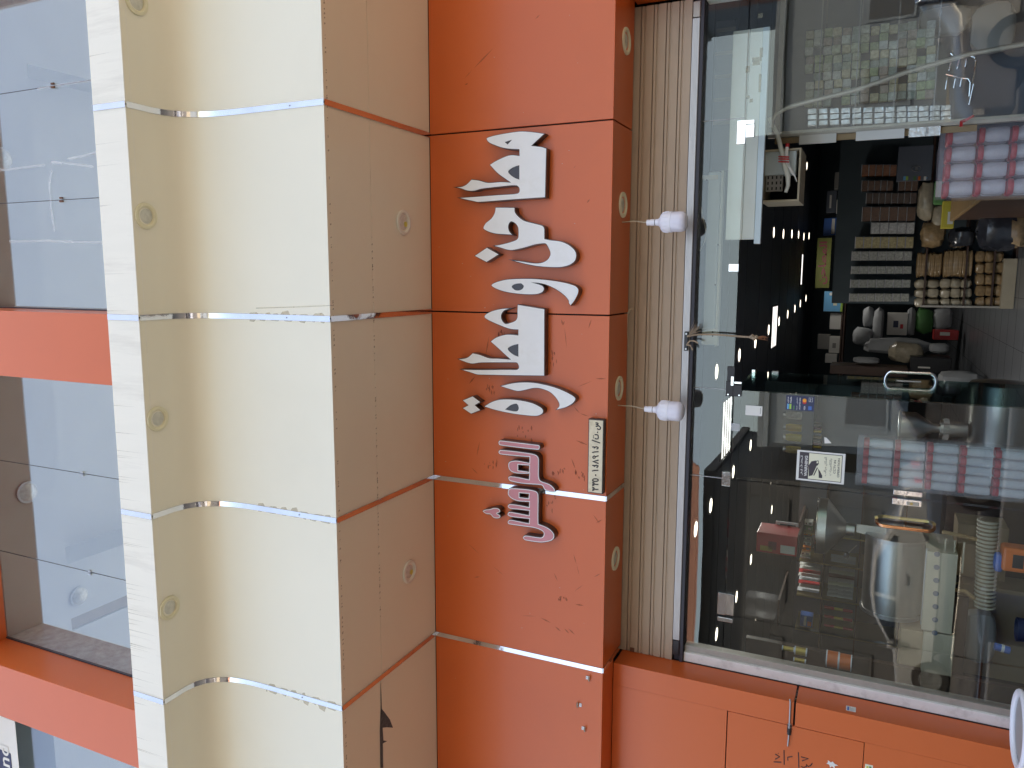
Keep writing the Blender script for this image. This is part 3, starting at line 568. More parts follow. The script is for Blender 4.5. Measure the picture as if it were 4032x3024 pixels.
# closed glass door (left)
D1 = thing('glass_door', 'closed glass door with long bar handle at the left', 'door', (-3.26, GF, 0))
pane(-3.262, -2.308, .02, HDZ - .004, 'leaf', 'shop_glass', D1)
h0, h1 = at(*q10(300, 150), Y=GF - .05), at(*q10(1060, 230), Y=GF - .05)
dhandle(D1, h0.x - .02, GF, h1.z, h0.z, .0105, -.05, 'brass_red', -.015); dhandle(D1, h0.x - .005, G1, h1.z, h0.z, .0105, .05, 'brass', 0)
# closed glass door (right)
D2 = thing('glass_door', 'closed glass door at the right with bar handle at the picture edge', 'door', (.76, GF, 0))
pane(-.075, .765, .02, HDZ - .004, 'leaf', 'shop_glass', D2)
h0, h1 = at(*q2(830, 5), Y=GF - .055), at(*q2(1560, -60), Y=GF - .055)
dhandle(D2, h0.x + .012, GF, h1.z, h0.z, .0125, -.055, 'chrome')
# open door leaf, swung into the shop
D3 = thing('glass_door', 'open glass door swung into the shop, with oval double handle', 'door', (-1.70, .52, 0))
ax, ay, bx_, by_ = -1.704, .53, -1.664, 1.30
nx = Vector((by_ - ay, -(bx_ - ax), 0)).normalized() * .005
b = MB(); vs = [Vector((ax, ay, .02)) + nx, Vector((bx_, by_, .02)) + nx, Vector((bx_, by_, .02)) - nx, Vector((ax, ay, .02)) - nx]; vs += [v_ + Vector((0, 0, HDZ - .03)) for v_ in vs]
b.add(vs, [(3,2,1,0),(4,5,6,7),(0,1,5,4),(1,2,6,5),(2,3,7,6),(3,0,4,7)]); b.build('leaf', 'leaf_glass', D3)
hx, hy = -1.668, 1.22
dhandle(D3, hx, hy, 1.145, 1.458, .0125, .0, 'chrome', .062); dhandle(D3, hx, hy, 1.145, 1.458, .0125, .0, 'chrome', -.062)
MB().box(hx + .004, hx + .009, hy - .02, hy + .02, 1.235, 1.385).build('latch_plate', 'steel', D3)
MB().box(-1.70, -1.64, 1.22, 1.32, 2.33, 2.352).build('top_clamp', 'chrome', D3); MB().box(-1.683, -1.648, 1.26, 1.305, 2.17, 2.215).build('edge_clip', 'steel', D3)

# ------------------------------------------------------------------ stickers on the glass
zS = zoomer(3080, 1540, 260, 1135)
def corners(zm, pts, Y): return [at(*zm(*p), Y=Y) for p in pts]
GS = GF - .0008
c4 = corners(zS, [(258, 1008), (1088, 1078), (1060, 1608), (235, 1522)], GS)
cx = sum(p.x for p in c4) / 4; cz = sum(p.z for p in c4) / 4; sw = abs(c4[0].x - c4[3].x); sh = abs(c4[0].z - c4[1].z)
t = thing('cctv_sticker', 'cream warning sticker with a camera drawing on the glass', 'sticker', (cx, GS, cz))
def srect(par, n_, m, x0, x1, z0, z1, lay, W=None, H=None, CX=None, CZ=None):     # fractions of the sticker, 0..1 from its lower left
    W, H, CX, CZ = W or sw, H or sh, cx if CX is None else CX, cz if CZ is None else CZ
    return MB().box(CX + (x0 - .5) * W, CX + (x1 - .5) * W, GS - .0004 * lay, GS - .0004 * lay + .0003, CZ + (z0 - .5) * H, CZ + (z1 - .5) * H).build(n_, m, par)
srect(t, 'backing', 'paper', 0, 1, 0, 1, 1); srect(t, 'border', 'sticker_dark', .055, .945, .055, .945, 2); srect(t, 'field', 'sticker_cream', .075, .925, .068, .745, 3)
def spoly(par, n_, m, pts, lay):
    b = MB(); b.add([(cx + (x - .5) * sw, GS - .0004 * lay, cz + (y_ - .5) * sh) for x, y_ in pts], [tuple(range(len(pts)))]); return b.build(n_, m, par)
spoly(t, 'camera_drawing', 'sticker_dark', [(.16, .73), (.20, .655), (.62, .555), (.70, .60), (.66, .69), (.52, .745)], 4)
spoly(t, 'camera_drawing', 'sticker_dark', [(.58, .60), (.70, .585), (.71, .545), (.60, .535), (.53, .565)], 5); spoly(t, 'camera_drawing', 'sticker_cream', [(.615, .585), (.68, .578), (.685, .555), (.62, .55)], 6)
spoly(t, 'camera_drawing', 'sticker_dark', [(.20, .64), (.48, .57), (.46, .55), (.20, .615)], 4); spoly(t, 'camera_drawing', 'sticker_dark', [(.44, .545), (.36, .50), (.22, .45), (.14, .45), (.14, .52), (.26, .525), (.40, .54)], 4)
def stext(par, body, m, fx, fz, fw, fh, lay=5, bold=0): return text('lettering', body, .05, m, par, (cx + (fx - .5) * sw, GS - .0004 * lay, cz + (fz - .5) * sh), fit=(fw * sw, fh * sh), bold=bold)
stext(t, '\ufeae\ufef3\ufeac\ufea4\ufe97', 'paper', .5, .895, .66, .07); stext(t, 'WARNING', 'paper', .49, .80, .68, .062, 5, .0012)
stext(t, '\ufe90\ufed7\ufe8d\ufeae\ufee3 \ufee5\ufe8e\ufedc\ufee4\ufedf\ufe8d', 'sticker_dark', .53, .395, .62, .065); stext(t, '\ufe95\ufe8d\ufeae\ufef4\ufee3\ufe8e\ufedc\ufedf\ufe8e\ufe91', 'sticker_dark', .53, .29, .55, .065)
stext(t, 'CCTV IN', 'sticker_dark', .55, .205, .44, .045, 5, .0006); stext(t, 'OPERATION', 'sticker_dark', .53, .125, .62, .045, 5, .0006)
# payment sticker
c4 = corners(zS, [(70, 75), (555, 100), (545, 345), (55, 320)], GS); cx2 = sum(p.x for p in c4) / 4; cz2 = sum(p.z for p in c4) / 4; w2 = abs(c4[0].x - c4[3].x); h2 = abs(c4[0].z - c4[1].z)
t = thing('payment_sticker', 'dark sticker with card payment logos on the glass', 'sticker', (cx2, GS, cz2))
def s2(n_, m, x0, x1, z0, z1, lay): return srect(t, n_, m, x0, x1, z0, z1, lay, w2, h2, cx2, cz2)
s2('backing', 'navy', 0, 1, 0, 1, 1); s2('logo', 'sky_blue', .06, .42, .89, .95, 2); s2('logo', 'lime', .06, .42, .80, .87, 2); s2('logo', 'green', .05, .32, .69, .73, 2); s2('logo', 'blue', .08, .34, .08, .20, 2)
def t2(body, m, fx, fz, fw, fh): return text('lettering', body, .03, m, t, (cx2 + (fx - .5) * w2, GS - .0016, cz2 + (fz - .5) * h2), fit=(fw * w2, fh * h2), bold=.0004)
t2('\ufeef\ufeaa\ufee3', 'paper', .70, .92, .40, .06); t2('mada', 'paper', .70, .83, .44, .06); t2('ACCEPTED HERE', 'paper', .48, .50, .82, .045); t2('\ufe8e\ufee8\ufeeb \ufede\ufe92\ufed8\ufee7', 'paper', .48, .60, .82, .05); t2('VISA', 'paper', .20, .33, .30, .06); t2('Pay', 'paper', .78, .13, .22, .05)
for dx, m in ((-.06, 'red'), (.06, 'orange_dot')): MB().lathe([(.0001, 0), (.13 * w2, 0)], (cx2 + (.66 + dx - .5) * w2, GS - .0012 - .0002 * (dx > 0), cz2 + (.34 - .5) * h2), 'Y', 16, False).build('logo', m, t)
b = MB(); b.box(cx2 + .14 * w2, cx2 + .44 * w2, GS - .0012, GS - .001, cz2 - .44 * h2, cz2 - .43 * h2); b.box(cx2 + .14 * w2, cx2 + .44 * w2, GS - .0012, GS - .001, cz2 - .32 * h2, cz2 - .31 * h2); b.box(cx2 + .14 * w2, cx2 + .15 * w2, GS - .0012, GS - .001, cz2 - .43 * h2, cz2 - .32 * h2); b.box(cx2 + .43 * w2, cx2 + .44 * w2, GS - .0012, GS - .001, cz2 - .43 * h2, cz2 - .32 * h2); b.build('logo', 'paper', t)
# blank paper label (its printed code left out), torn scrap
a, b_ = at(*q7(780, 315), Y=GS), at(*q7(992, 458), Y=GS)
t = thing('paper_label', 'white paper label taped on the glass under the black fitting', 'label', ((a.x + b_.x) / 2, GS, (a.z + b_.z) / 2)); MB().box(a.x, b_.x, GS - .0006, GS, a.z, b_.z).build('paper', 'paper', t)
for dz in (-.012,): MB().box(a.x - .01, b_.x + .012, GS - .0010, GS - .0007, b_.z + .010, b_.z + .014).build('print', 'grey_plastic', t)
b = MB(); P = [at(*q7(*p), Y=GS - .001) for p in [(1800, 730), (1830, 738), (1896, 810), (1805, 812)]]; b.add(P, [(0, 1, 2, 3)]); b.add([p + Vector((0, .0008, 0)) for p in P], [(3, 2, 1, 0)])
tag(b.build('torn_scrap', 'paper'), 'small torn white triangle stuck on the glass', 'paper scrap')
a = at(*q7(640, 600), Y=GS); tag(MB().box(a.x - .025, a.x + .025, GS - .0008, GS, a.z - .03, a.z + .025).build('tape_patch', 'tub_film'), 'faint clear tape patch on the glass below the ceiling light strips', 'tape')
# ------------------------------------------------------------------ shop interior shell
CH = 2.95
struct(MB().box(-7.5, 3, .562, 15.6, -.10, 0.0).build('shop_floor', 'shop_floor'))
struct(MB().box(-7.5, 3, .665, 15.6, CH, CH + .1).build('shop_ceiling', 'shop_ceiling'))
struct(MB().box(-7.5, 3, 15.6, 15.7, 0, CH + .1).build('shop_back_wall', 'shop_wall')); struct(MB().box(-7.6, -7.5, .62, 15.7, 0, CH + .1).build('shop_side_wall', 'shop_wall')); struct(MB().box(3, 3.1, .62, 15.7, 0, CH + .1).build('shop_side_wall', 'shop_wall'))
fl = bpy.data.objects['shop_floor']
for i in range(24): MB().box(-7.4, 2.9, .9 + i * .6, .904 + i * .6, .001, .002).build('tile_joint', 'dark_gap', fl)
for i in range(17): MB().box(-7.2 + i * .6, -7.196 + i * .6, .6, 15.5, .001, .0022).build('tile_joint', 'dark_gap', fl)
ce = bpy.data.objects['shop_ceiling']
for i in range(12): MB().box(-7.4, 2.9, 1.2 + i * 1.2, 1.208 + i * 1.2, CH - .002, CH).build('ceiling_joint', 'dark_gap', ce)
rows = [('lamp in the right hand row of the dark ceiling', [q3(*a) for a in [(1145,1370),(1270,1390),(1380,1390),(1467,1400),(1535,1425),(1603,1415),(1507,425),(1575,505)]]),
        ('lamp in the middle row of the dark ceiling, beside the square lights', [q5(*a) for a in [(402,1530),(697,1315),(905,1150),(1078,985),(1213,875),(1325,783),(1418,710),(1490,645),(1563,575)]]),
        ('lamp in the left row of the ceiling behind the left panels', [q7(*a) for a in [(843,835),(618,1180),(325,1620)]] + [q9(*a) for a in [(130,275),(1118,20),(848,670),(660,1155),(400,1640)]])]
for lab, pts in rows:
    for li, (u, v) in enumerate(pts):
        p = at(u, v, Z=CH - .006); t = thing('ceiling_lamp', '%s round lit ' % ['first', 'second', 'third', 'fourth', 'fifth', 'sixth', 'seventh', 'eighth', 'ninth'][li] + lab, 'lamp', p, lab)
        MB().lathe([(.08, 0), (.095, .004), (.095, .006)], p, 'Z', 16, False).build('rim', 'lamp_rim', t); MB().lathe([(.001, -.001), (.075, -.001)], p, 'Z', 16, False).build('disc', 'led', t)
for lab, x0, x1, y0, y1, n_ in [('square four tube ceiling light in the dark doorway view', -2.02, -1.40, 7.47, 8.13, 4), ('square four tube ceiling light seen through the middle glass panel', -2.88, -2.27, 3.49, 4.06, 4), ('single long ceiling light strip near the back of the shop', -1.10, -.50, 11.9, 12.3, 1)]:
    t = thing('tube_light', lab, 'ceiling light', ((x0 + x1) / 2, (y0 + y1) / 2, CH), 'ceiling tube lights')
    MB().box(x0 - .02, x1 + .02, y0 - .02, y1 + .02, CH - .012, CH - .001).build('tray', 'dark_gap', t)
    for k in range(n_):
        ww = (y1 - y0) / n_
        if k == 0:
            al = bpy.data.lights.new('tube_lamp', 'AREA'); al.shape = 'RECTANGLE'; al.size = x1 - x0; al.size_y = y1 - y0; al.energy = 11 if y0 < 5 else 2.5; al.color = (.82, .9, 1); ao = bpy.data.objects.new('tube_lamp', al); COL.objects.link(ao); ao.location = ((x0 + x1) / 2, (y0 + y1) / 2, CH - .03); put(ao, t)
        MB().box(x0, x1, y0 + k * ww + ww * .28, y0 + (k + 1) * ww - ww * .28, CH - .016, CH - .013).build('tube', 'led_blue', t)
# ------------------------------------------------------------------ goods inside the shop
ORD = ['first', 'second', 'third', 'fourth', 'fifth', 'sixth', 'seventh', 'eighth', 'ninth', 'tenth', 'eleventh', 'twelfth', 'thirteenth', 'fourteenth', 'fifteenth']
def ext(zm, x0, y0, x1, y1, Y):
    a, b_ = at(*zm(x0, y0), Y=Y), at(*zm(x1, y1), Y=Y)
    return min(a.x, b_.x), max(a.x, b_.x), min(a.z, b_.z), max(a.z, b_.z)
def carton(name, label, cat, zm, x0, y0, x1, y1, Y, dep, m, group=None, bevel=.004, prints=()):
    xa, xb, za, zb = ext(zm, x0, y0, x1, y1, Y)
    t = thing(name, label, cat, ((xa + xb) / 2, Y + dep / 2, za), group)
    MB().box(xa, xb, Y, Y + dep, za, zb).build('body', m, t, bevel=bevel)
    for (fx0, fx1, fz0, fz1, pm) in prints:
        MB().box(xa + fx0 * (xb - xa), xa + fx1 * (xb - xa), Y - .0015, Y - .0004, za + fz0 * (zb - za), za + fz1 * (zb - za)).build('print', pm, t)
    return t
def pillow(c_, sx, sy, sz, seed=0, rough=.12, seg=10, ring=8):
    rnd = random.Random(seed); b = MB(); vs = []; fs = []
    for i in range(ring + 1):
        ph = -math.pi / 2 + math.pi * i / ring
        for k in range(seg):
            th = 2 * math.pi * k / seg; pw = .62
            sg = lambda v_: math.copysign(abs(v_) ** pw, v_)
            j = 1 + rnd.uniform(-rough, rough)
            vs.append((c_[0] + sx * sg(math.cos(ph)) * sg(math.cos(th)) * j, c_[1] + sy * sg(math.cos(ph)) * sg(math.sin(th)) * j, c_[2] + sz * sg(math.sin(ph)) * j))
    for i in range(ring): fs += [(i * seg + k, i * seg + (k + 1) % seg, (i + 1) * seg + (k + 1) % seg, (i + 1) * seg + k) for k in range(seg)]
    return b.add(vs, fs)
def bag(name, label, cat, zm, x0, y0, x1, y1, Y, m, group=None, dep=None, seed=0, rough=.10):
    xa, xb, za, zb = ext(zm, x0, y0, x1, y1, Y); d = dep or min(xb - xa, zb - za) * .7
    o = pillow((0, 0, 0), (xb - xa) / 2, d / 2, (zb - za) / 2, seed, rough).build(name, m, None, True); o.location = ((xa + xb) / 2, Y + d / 2, (za + zb) / 2)
    return tag(o, label, cat, group)
# --- stacked tubs of spices on the shelf facing the door
zJ = zoomer(3300, 600, 400, 1021); JY = 6.6
SU = thing('display_shelf', 'dark shelf unit full of tubs and packets facing the doorway', 'shelf', (-.3, JY + .3, 0))
xa, xb, za, zb = ext(zJ, 100, 100, 830, 1520, JY)
MB().box(xa - .02, xb + .6, JY + .32, JY + .35, 0, 2.1).build('back_panel', 'shop_wall', SU)
for zz in (za - .02, .55, .25, .02): MB().box(xa - .02, xb + .6, JY + .01, JY + .32, zz - .02, zz).build('shelf_board', 'dark_wood', SU)
MB().box(xa - .045, xa - .02, JY, JY + .35, 0, za).build('side_panel', 'grey_alu', SU)
cols = [(120,235,235,590,5,0,'orange brown spice'),(280,385,235,555,5,1,'brown spice'),(280,385,605,805,3,1,'brown spice'),(405,515,280,790,8,2,'dark brown spice'),(545,690,240,780,6,3,'red brown powder'),(700,820,330,770,5,4,'white powder'),(845,965,170,760,7,5,'yellow powder'),(990,1090,135,745,7,6,'grey green herbs'),(1140,1225,130,740,7,7,'grey herbs'),(1275,1365,120,730,7,8,'dull green herbs'),(1415,1505,110,715,7,9,'pale herbs')]
names = ['first', 'second', 'lower second', 'third', 'fourth', 'fifth', 'sixth', 'seventh', 'eighth', 'ninth', 'tenth']
for ci, (y0, y1, x0, x1, n_, si, what) in enumerate(cols):
    for k in range(n_):
        dx = (x1 - x0) / n_; a0, a1, c0, c1 = ext(zJ, x0 + k * dx, y0, x0 + (k + 1) * dx, y1, JY + .02)
        t = thing('spice_tub', 'tub of %s, %s down in the %s tub stack from the till' % (what, ORD[k], names[ci]), 'tub', ((a0 + a1) / 2, JY + .1, c0), 'tubs in the %s stack' % names[ci])
        MB().box(a0 + .008, a1 - .008, JY + .028, JY + .20, c0 + .008, c1 - .012).build('contents', 'spice_%d' % si, t, bevel=.006)
        MB().box(a0 + .002, a1 - .002, JY + .02, JY + .21, c1 - .011, c1 - .003).build('lid', 'jar_clear', t)
        MB().box(a0 + .002, a1 - .002, JY + .016, JY + .0195, c0 + .003, c1 - .012).build('front', 'clear_front', t)
# --- stacks of flat packets and round bags below
lay = 0
for (x0, y0, x1, y1, n_, m, lab) in [(830, -20, 1140, 300, 11, 'bread', 'flat brown packet in the upper left packet stack'), (1180, -60, 1535, 300, 12, 'bread', 'flat brown packet in the lower packet stack')]:
    for k in range(n_):
        dx = (x1 - x0) / n_; bag('food_packet', lab + ', %s from the top' % ORD[k], 'packet', q6, x0 + k * dx, y0 + random.uniform(-8, 8), x0 + (k + 1) * dx + 4, y1 + random.uniform(-8, 5), JY + .03, m, lab + 's', .16, k, .06)
for (x0, y0, x1, y1, nx_, ny_, m, lab) in [(800, 330, 1110, 690, 2, 3, 'pale_bag', 'clear bag, middle shelf under tubs'), (1130, 320, 1530, 700, 3, 3, 'pale_bag', 'clear bag, lower shelf under tubs'), (1590, -40, 1950, 700, 3, 5, 'bread', 'brown bag, shelf above white plinth')]:
    for i in range(nx_):
        for k in range(ny_):
            dx, dy = (x1 - x0) / nx_, (y1 - y0) / ny_; bag('food_bag', lab + ', %s row, %s along' % (ORD[i], ORD[k]), 'bag', q6, x0 + i * dx, y0 + k * dy, x0 + (i + 1) * dx, y0 + (k + 1) * dy, JY + .04, m, lab + 's', .15, i * 7 + k, .12)
for (x0, y0, x1, y1, m, lab) in [(860, 700, 1050, 1180, 'pale_bag', 'long pale noodle bag by the laptop'), (900, 1210, 1180, 1560, 'bread', 'long brown noodle bag below the pale one'), (1040, 1000, 1180, 1330, 'pale_bag', 'twisted bag of pale chips beside the yellow box'), (1260, 1290, 1560, 1560, 'black_bag', 'dark glossy bag pile under the counter'), (1650, 1080, 2140, 1600, 'black_bag', 'crumpled shiny black bag beside the counter'), (2060, 1090, 2300, 1560, 'bread', 'bag of brown nuts at the picture edge')]:
    bag('food_bag', lab, 'bag', q4, x0, y0, x1, y1, JY - .4 if x0 < 1500 else 4.2, m, None, .25, x0, .14)
carton('plinth', 'pale plinth board under the shelf by the doorway', 'plinth', q6, 1960, 60, 2075, 712, JY - .05, .3, 'tan_board'); carton('plinth', 'grey white lower plinth board at the picture edge', 'plinth', q6, 2085, 100, 2260, 712, JY - .03, .3, 'panel_white')
# --- till side: laptop, yellow box, counter
t = carton('laptop', 'dark green laptop lid with oval emblem and stickers', 'laptop', q4, 590, 255, 1010, 690, 6.0, .02, 'slate', None, .006, [(.05, .09, .12, .2, 'sky_blue')] )
xa, xb, za, zb = ext(q4, 760, 510, 875, 570, 5.998); MB().tube([((xa + xb) / 2 + (xb - xa) / 2 * math.cos(a), 5.997, (za + zb) / 2 + (zb - za) / 2 * math.sin(a)) for a in [2 * math.pi * k / 20 for k in range(20)]], .003, 5, closed=True).build('emblem', 'steel', t)
MB().box((xa + xb) / 2 - .02, (xa + xb) / 2 + .02, 5.995, 5.999, (za + zb) / 2 - .012, (za + zb) / 2 + .012).build('emblem', 'steel', t)
for x0, m in ((650, 'sky_blue'), (680, 'lime'), (780, 'green'), (840, 'tool_orange'), (915, 'paper')):
    xa, xb, za, zb = ext(q4, x0, 640, x0 + 28, 690, 5.997); MB().box(xa, xb, 5.996, 5.999, za, zb).build('sticker', m, t)
carton('box', 'yellow box with white label on the counter', 'box', q4, 1165, 960, 1300, 1310, 4.6, .12, 'yellow', None, .004, [(.15, .6, .1, .55, 'paper')]); carton('bottle_cap_box', 'green and white bottle shape beside the wrapped jars', 'bottle', q4, 1060, 690, 1190, 1000, 4.8, .1, 'green', None, .02, [(.3, .95, .4, .9, 'paper')])
CT = thing('counter', 'dark counter with wooden edge running back beside the wrapped jars', 'counter', (.1, 3, 0))
cl = at(*q4(1600, 955), Y=2.05).x; cz_ = at(*q4(1600, 900), Y=2.05).z
MB().box(cl, cl + .62, 2.05, 4.4, cz_ - .035, cz_).build('top_board', 'wood', CT, bevel=.003); MB().box(cl + .01, cl + .6, 2.08, 4.38, 0, cz_ - .036).build('side_panel', 'dark_wood', CT)
MB().box(cl + .002, cl + .05, 2.052, 2.079, 0, cz_ - .036).build('edge_post', 'wood', CT)
def jar_bundle(label, zm, x0, y0, x1, y1, Y, nl, nw, seed, loc_lab):
    """layers of clear jars with red lids under one plastic film; layers run downwards"""
    xa, xb, za, zb = ext(zm, x0, y0, x1, y1, Y); t = thing('wrapped_jars', label, 'jar pack', ((xa + xb) / 2, Y, za))
    lh = (zb - za) / nl; jw = (xb - xa - .02) / nw; r = jw / 2 * .95; rnd = random.Random(seed)
    for i in range(nl):
        for k in range(nw):
            for d in range(2):
                c_ = (xa + .01 + (k + .5) * jw + rnd.uniform(-.003, .003), Y + .02 + r + d * jw, za + i * lh)
                j = MB().lathe([(r * .86, 0), (r * .95, .02), (r * .95, lh * .62), (r * .8, lh * .70), (r * .8, lh * .74)], c_, 'Z', 12).build('jar', 'jar_clear', t, True)
                MB().lathe([(r * .95, lh * .745), (r * .98, lh * .76), (r * .98, lh * .88), (r * .9, lh * .92)], c_, 'Z', 12).build('lid', 'red', j, True)
    f = MB(); N = 26; H = 18; vs = []
    for h in range(H + 1):
        for k in range(N):
            a = 2 * math.pi * k / N; sg = lambda v_: math.copysign(abs(v_) ** .45, v_)
            jx = rnd.uniform(-.006, .006); jy = rnd.uniform(-.006, .006); taper = 1 - .06 * abs(h / H * 2 - 1) ** 3
            vs.append(((xa + xb) / 2 + ((xb - xa) / 2 + .012) * sg(math.cos(a)) * taper + jx, Y + jw + .02 + (jw + .03) * sg(math.sin(a)) * taper + jy, za - .02 + (zb - za + .045) * h / H + rnd.uniform(-.004, .004)))
    f.add(vs, [(h * N + k, h * N + (k + 1) % N, (h + 1) * N + (k + 1) % N, (h + 1) * N + k) for h in range(H) for k in range(N)]); f.build('film', 'film', t, True)
jar_bundle('film wrapped red lid jars on the counter, right of the doorway', q4, 1200, -10, 2860, 860, 1.72, 4, 4, 3, 'r')
jar_bundle('film wrapped red lid jars stacked behind the middle glass panel', q8, 110, 740, 2700, 1640, 1.15, 6, 5, 5, 'l')
# --- far end of the shop
FY = 12.4
for (zm, x0, y0, x1, y1, Y, d, m, lab, pr) in [(q6, 450, 765, 690, 1055, FY, .4, 'paper', 'white carton with small logos standing at the far end', [(.35, .65, .45, .7, 'navy'), (.3, .5, .2, .35, 'red')]), (q6, 1045, 985, 1360, 1120, FY - .6, .3, 'red', 'red crate with white label on the floor', [(.45, .8, .35, .75, 'paper')]),
    (q3, 1800, 1185, 1935, 1400, 13.2, .3, 'blue', 'left blue and white carton on the high shelf', [(.05, .95, .03, .3, 'paper')]), (q3, 1945, 1180, 2088, 1400, 13.2, .3, 'blue', 'right blue and white carton on the high shelf', [(.05, .95, .03, .3, 'paper')]), (q3, 1965, 945, 2105, 1118, 13.1, .3, 'paper', 'white carton with dark round mark on the high shelf', [(.3, .65, .5, .85, 'navy')]), (q3, 1940, 590, 2130, 800, 13.1, .3, 'grey_plastic', 'grey carton highest on the far shelf', []), (q3, 1840, 830, 1950, 1110, 13.3, .3, 'slate', 'dim blue carton beside the white one', [(.2, .8, .5, .7, 'paper')]),
    (q5, 1880, 775, 2015, 980, 13.1, .25, 'paper', 'plain white carton below the blue poster', []), (q5, 1720, 1045, 1865, 1240, 13.1, .25, 'grey_plastic', 'grey carton left of the lowest white one', []), (q5, 1870, 1070, 2005, 1290, 13.1, .25, 'paper', 'white carton with oval mark in the lower row', [(.3, .6, .4, .7, 'grey_plastic')]), (q5, 1815, 1300, 1960, 1420, 13.0, .25, 'paper', 'small white carton lowest in the row', [])]:
    carton('carton', lab, 'carton', zm, x0, y0, x1, y1, Y, d, m, None, .006, pr)
HS = thing('high_shelf', 'long shelf for cartons along the far wall', 'shelf', (-1.3, 13.3, 1.9))
for z_ in (at(*q3(2105, 1000), Y=13.0).z - .005, at(*q5(2020, 1000), Y=13.0).z - .03): MB().box(-3.2, 1.5, 13.05, 13.9, z_ - .03, z_).build('board', 'dark_wood', HS)
for (zm, x0, y0, x1, y1, Y, m, lab, d) in [(q6, 130, 690, 260, 960, FY, 'sack', 'white wrapped parcel standing against the far shelf', .3), (q6, 265, 700, 375, 1180, FY - .1, 'sack', 'tall narrow white wrapped roll', .3), (q6, 0, 950, 240, 1190, FY - .2, 'sack', 'lower white wrapped bundle', .3), (q6, 700, 690, 800, 1080, FY, 'sack', 'white sack with blue stripe', .35), (q6, 815, 700, 1030, 1050, FY, 'green', 'green printed rice sack', .35), (q6, 1050, 700, 1290, 990, FY, 'sack', 'white sack with green edge beside the floor', .35),
    (q6, 160, 1090, 1000, 1330, 10.6, 'sack', 'long white sack lying on the crates', .5), (q6, 470, 1150, 900, 1430, 10.3, 'pale_bag', 'tan sack slumped under the long white sack', .5), (q6, 1000, 1160, 1240, 1300, 10.3, 'sack', 'two lobed small white bag on the crate', .3), (q6, 0, 1340, 330, 1440, 10.0, 'sack', 'thin white bag on the left crate', .3), (q6, 1130, 1530, 1720, 1800, 8.2, 'sack', 'white plastic bag on the floor by the open door', .5)]:
    bag('sack', lab, 'sack', zm, x0, y0, x1, y1, Y, m, None, d, x0 + y0, .10)
carton('crate', 'black crate under the white sacks', 'crate', q6, 740, 1330, 1260, 1560, 10.0, .6, 'black_plastic', None, .01, [(.3, .4, .5, .8, 'paper')]); carton('crate', 'dark crate stack left of the black crate', 'crate', q6, -300, 1440, 700, 1600, 9.8, .6, 'dark_wood')
# yellow banner with maroon letters, blue poster
xa, xb, za, zb = ext(q5, 1680, 440, 1900, -210, 12.9)
t = thing('banner', 'olive yellow banner with maroon letters near the far ceiling', 'banner', ((xa + xb) / 2, 12.9, za)); MB().box(xa, xb, 12.9, 12.906, za, zb).build('cloth', 'banner', t)
text('lettering', '\ufee6\ufea3\ufe8e\ufec4\ufee4\ufedf\ufe8d', .2, 'maroon', t, ((xa + xb) / 2, 12.897, (za + zb) / 2), fit=((xb - xa) * .86, (zb - za) * .72), bold=.006)
t = carton('poster', 'blue detergent poster with white flowers at the far end', 'poster', q5, 1805, 485, 2035, 750, 13.0, .01, 'sky_blue', None, 0, [(0, 1, 0, .12, 'lime'), (.3, .8, .3, .5, 'sticker_cream')])
for x, y in ((1890, 520), (1935, 545)): MB().lathe([(.001, 0), (.035, 0)], at(*q5(x, y), Y=12.995), 'Y', 10, False).build('flower', 'paper', t)

# ------------------------------------------------------------------ behind the right hand door: showcase, packets
SC_ = thing('showcase', 'aluminium framed showcase with papers on its edge', 'showcase', (.5, 1.6, 0))
e0, e1 = at(*q3(1500, 100), Y=1.5), at(*q4(1250, 20), Y=1.5)
for X0, X1, m in ((e0.x - .012, e0.x + .03, 'grey_alu'),): MB().box(X0, X1, 1.48, 1.53, .3, 2.35).build('corner_post', m, SC_, bevel=.003)
MB().box(e0.x - .055, e0.x - .014, 1.50, 1.52, 1.0, 2.30).build('tape_edge', 'card', SC_)
MB().box(e0.x + .03, 1.6, 1.46, 1.50, 2.27, 2.30).build('rail', 'grey_alu', SC_); MB().box(e0.x + .03, 1.6, 2.0, 2.02, .3, 2.30).build('back', 'slate', SC_)
for zz in (2.02, 1.77, 1.52, 1.27): MB().box(e0.x + .03, 1.6, 1.52, 1.98, zz - .008, zz).build('shelf', 'tub_film', SC_)
for i, (y0, y1, x0, x1, m) in enumerate([(90, 260, 1480, 1950, 'paper'), (130, 270, 2212, 2830, 'paper'), (60, 190, 2900, 3300, 'silver')]):
    a, b_ = at(*q3(x0, y0), Y=1.47), at(*q3(x1, y1), Y=1.47); MB().box(e0.x - .075, e0.x - .012, 1.465, 1.478, min(a.z, b_.z), max(a.z, b_.z)).build('paper_notice', m, SC_)
PKY = 1.62
for i in range(14):
    for k in range(9):
        x0, y0 = 1500 + i * 122 + (k % 3) * 7 + random.uniform(-6, 6), 1330 - k * 112 - i * 10 + random.uniform(-6, 6)
        u0, v0 = q1(x0 + 90, y0); a = at(u0, v0, Y=PKY)
        if a.x < e0.x + .09 or random.random() < .06: continue
        b = MB().box(a.x - .028, a.x + .028, PKY + random.uniform(0, .05), PKY + .08, a.z - .030, a.z + .026)
        o = b.build('spice_packet', 'packet_%d' % random.randrange(7), None, bevel=.004); tag(o, 'spice packet behind the right door, %s row from the foil, %s down' % (ORD[k], ORD[i]), 'packet', 'spice packets in the showcase')
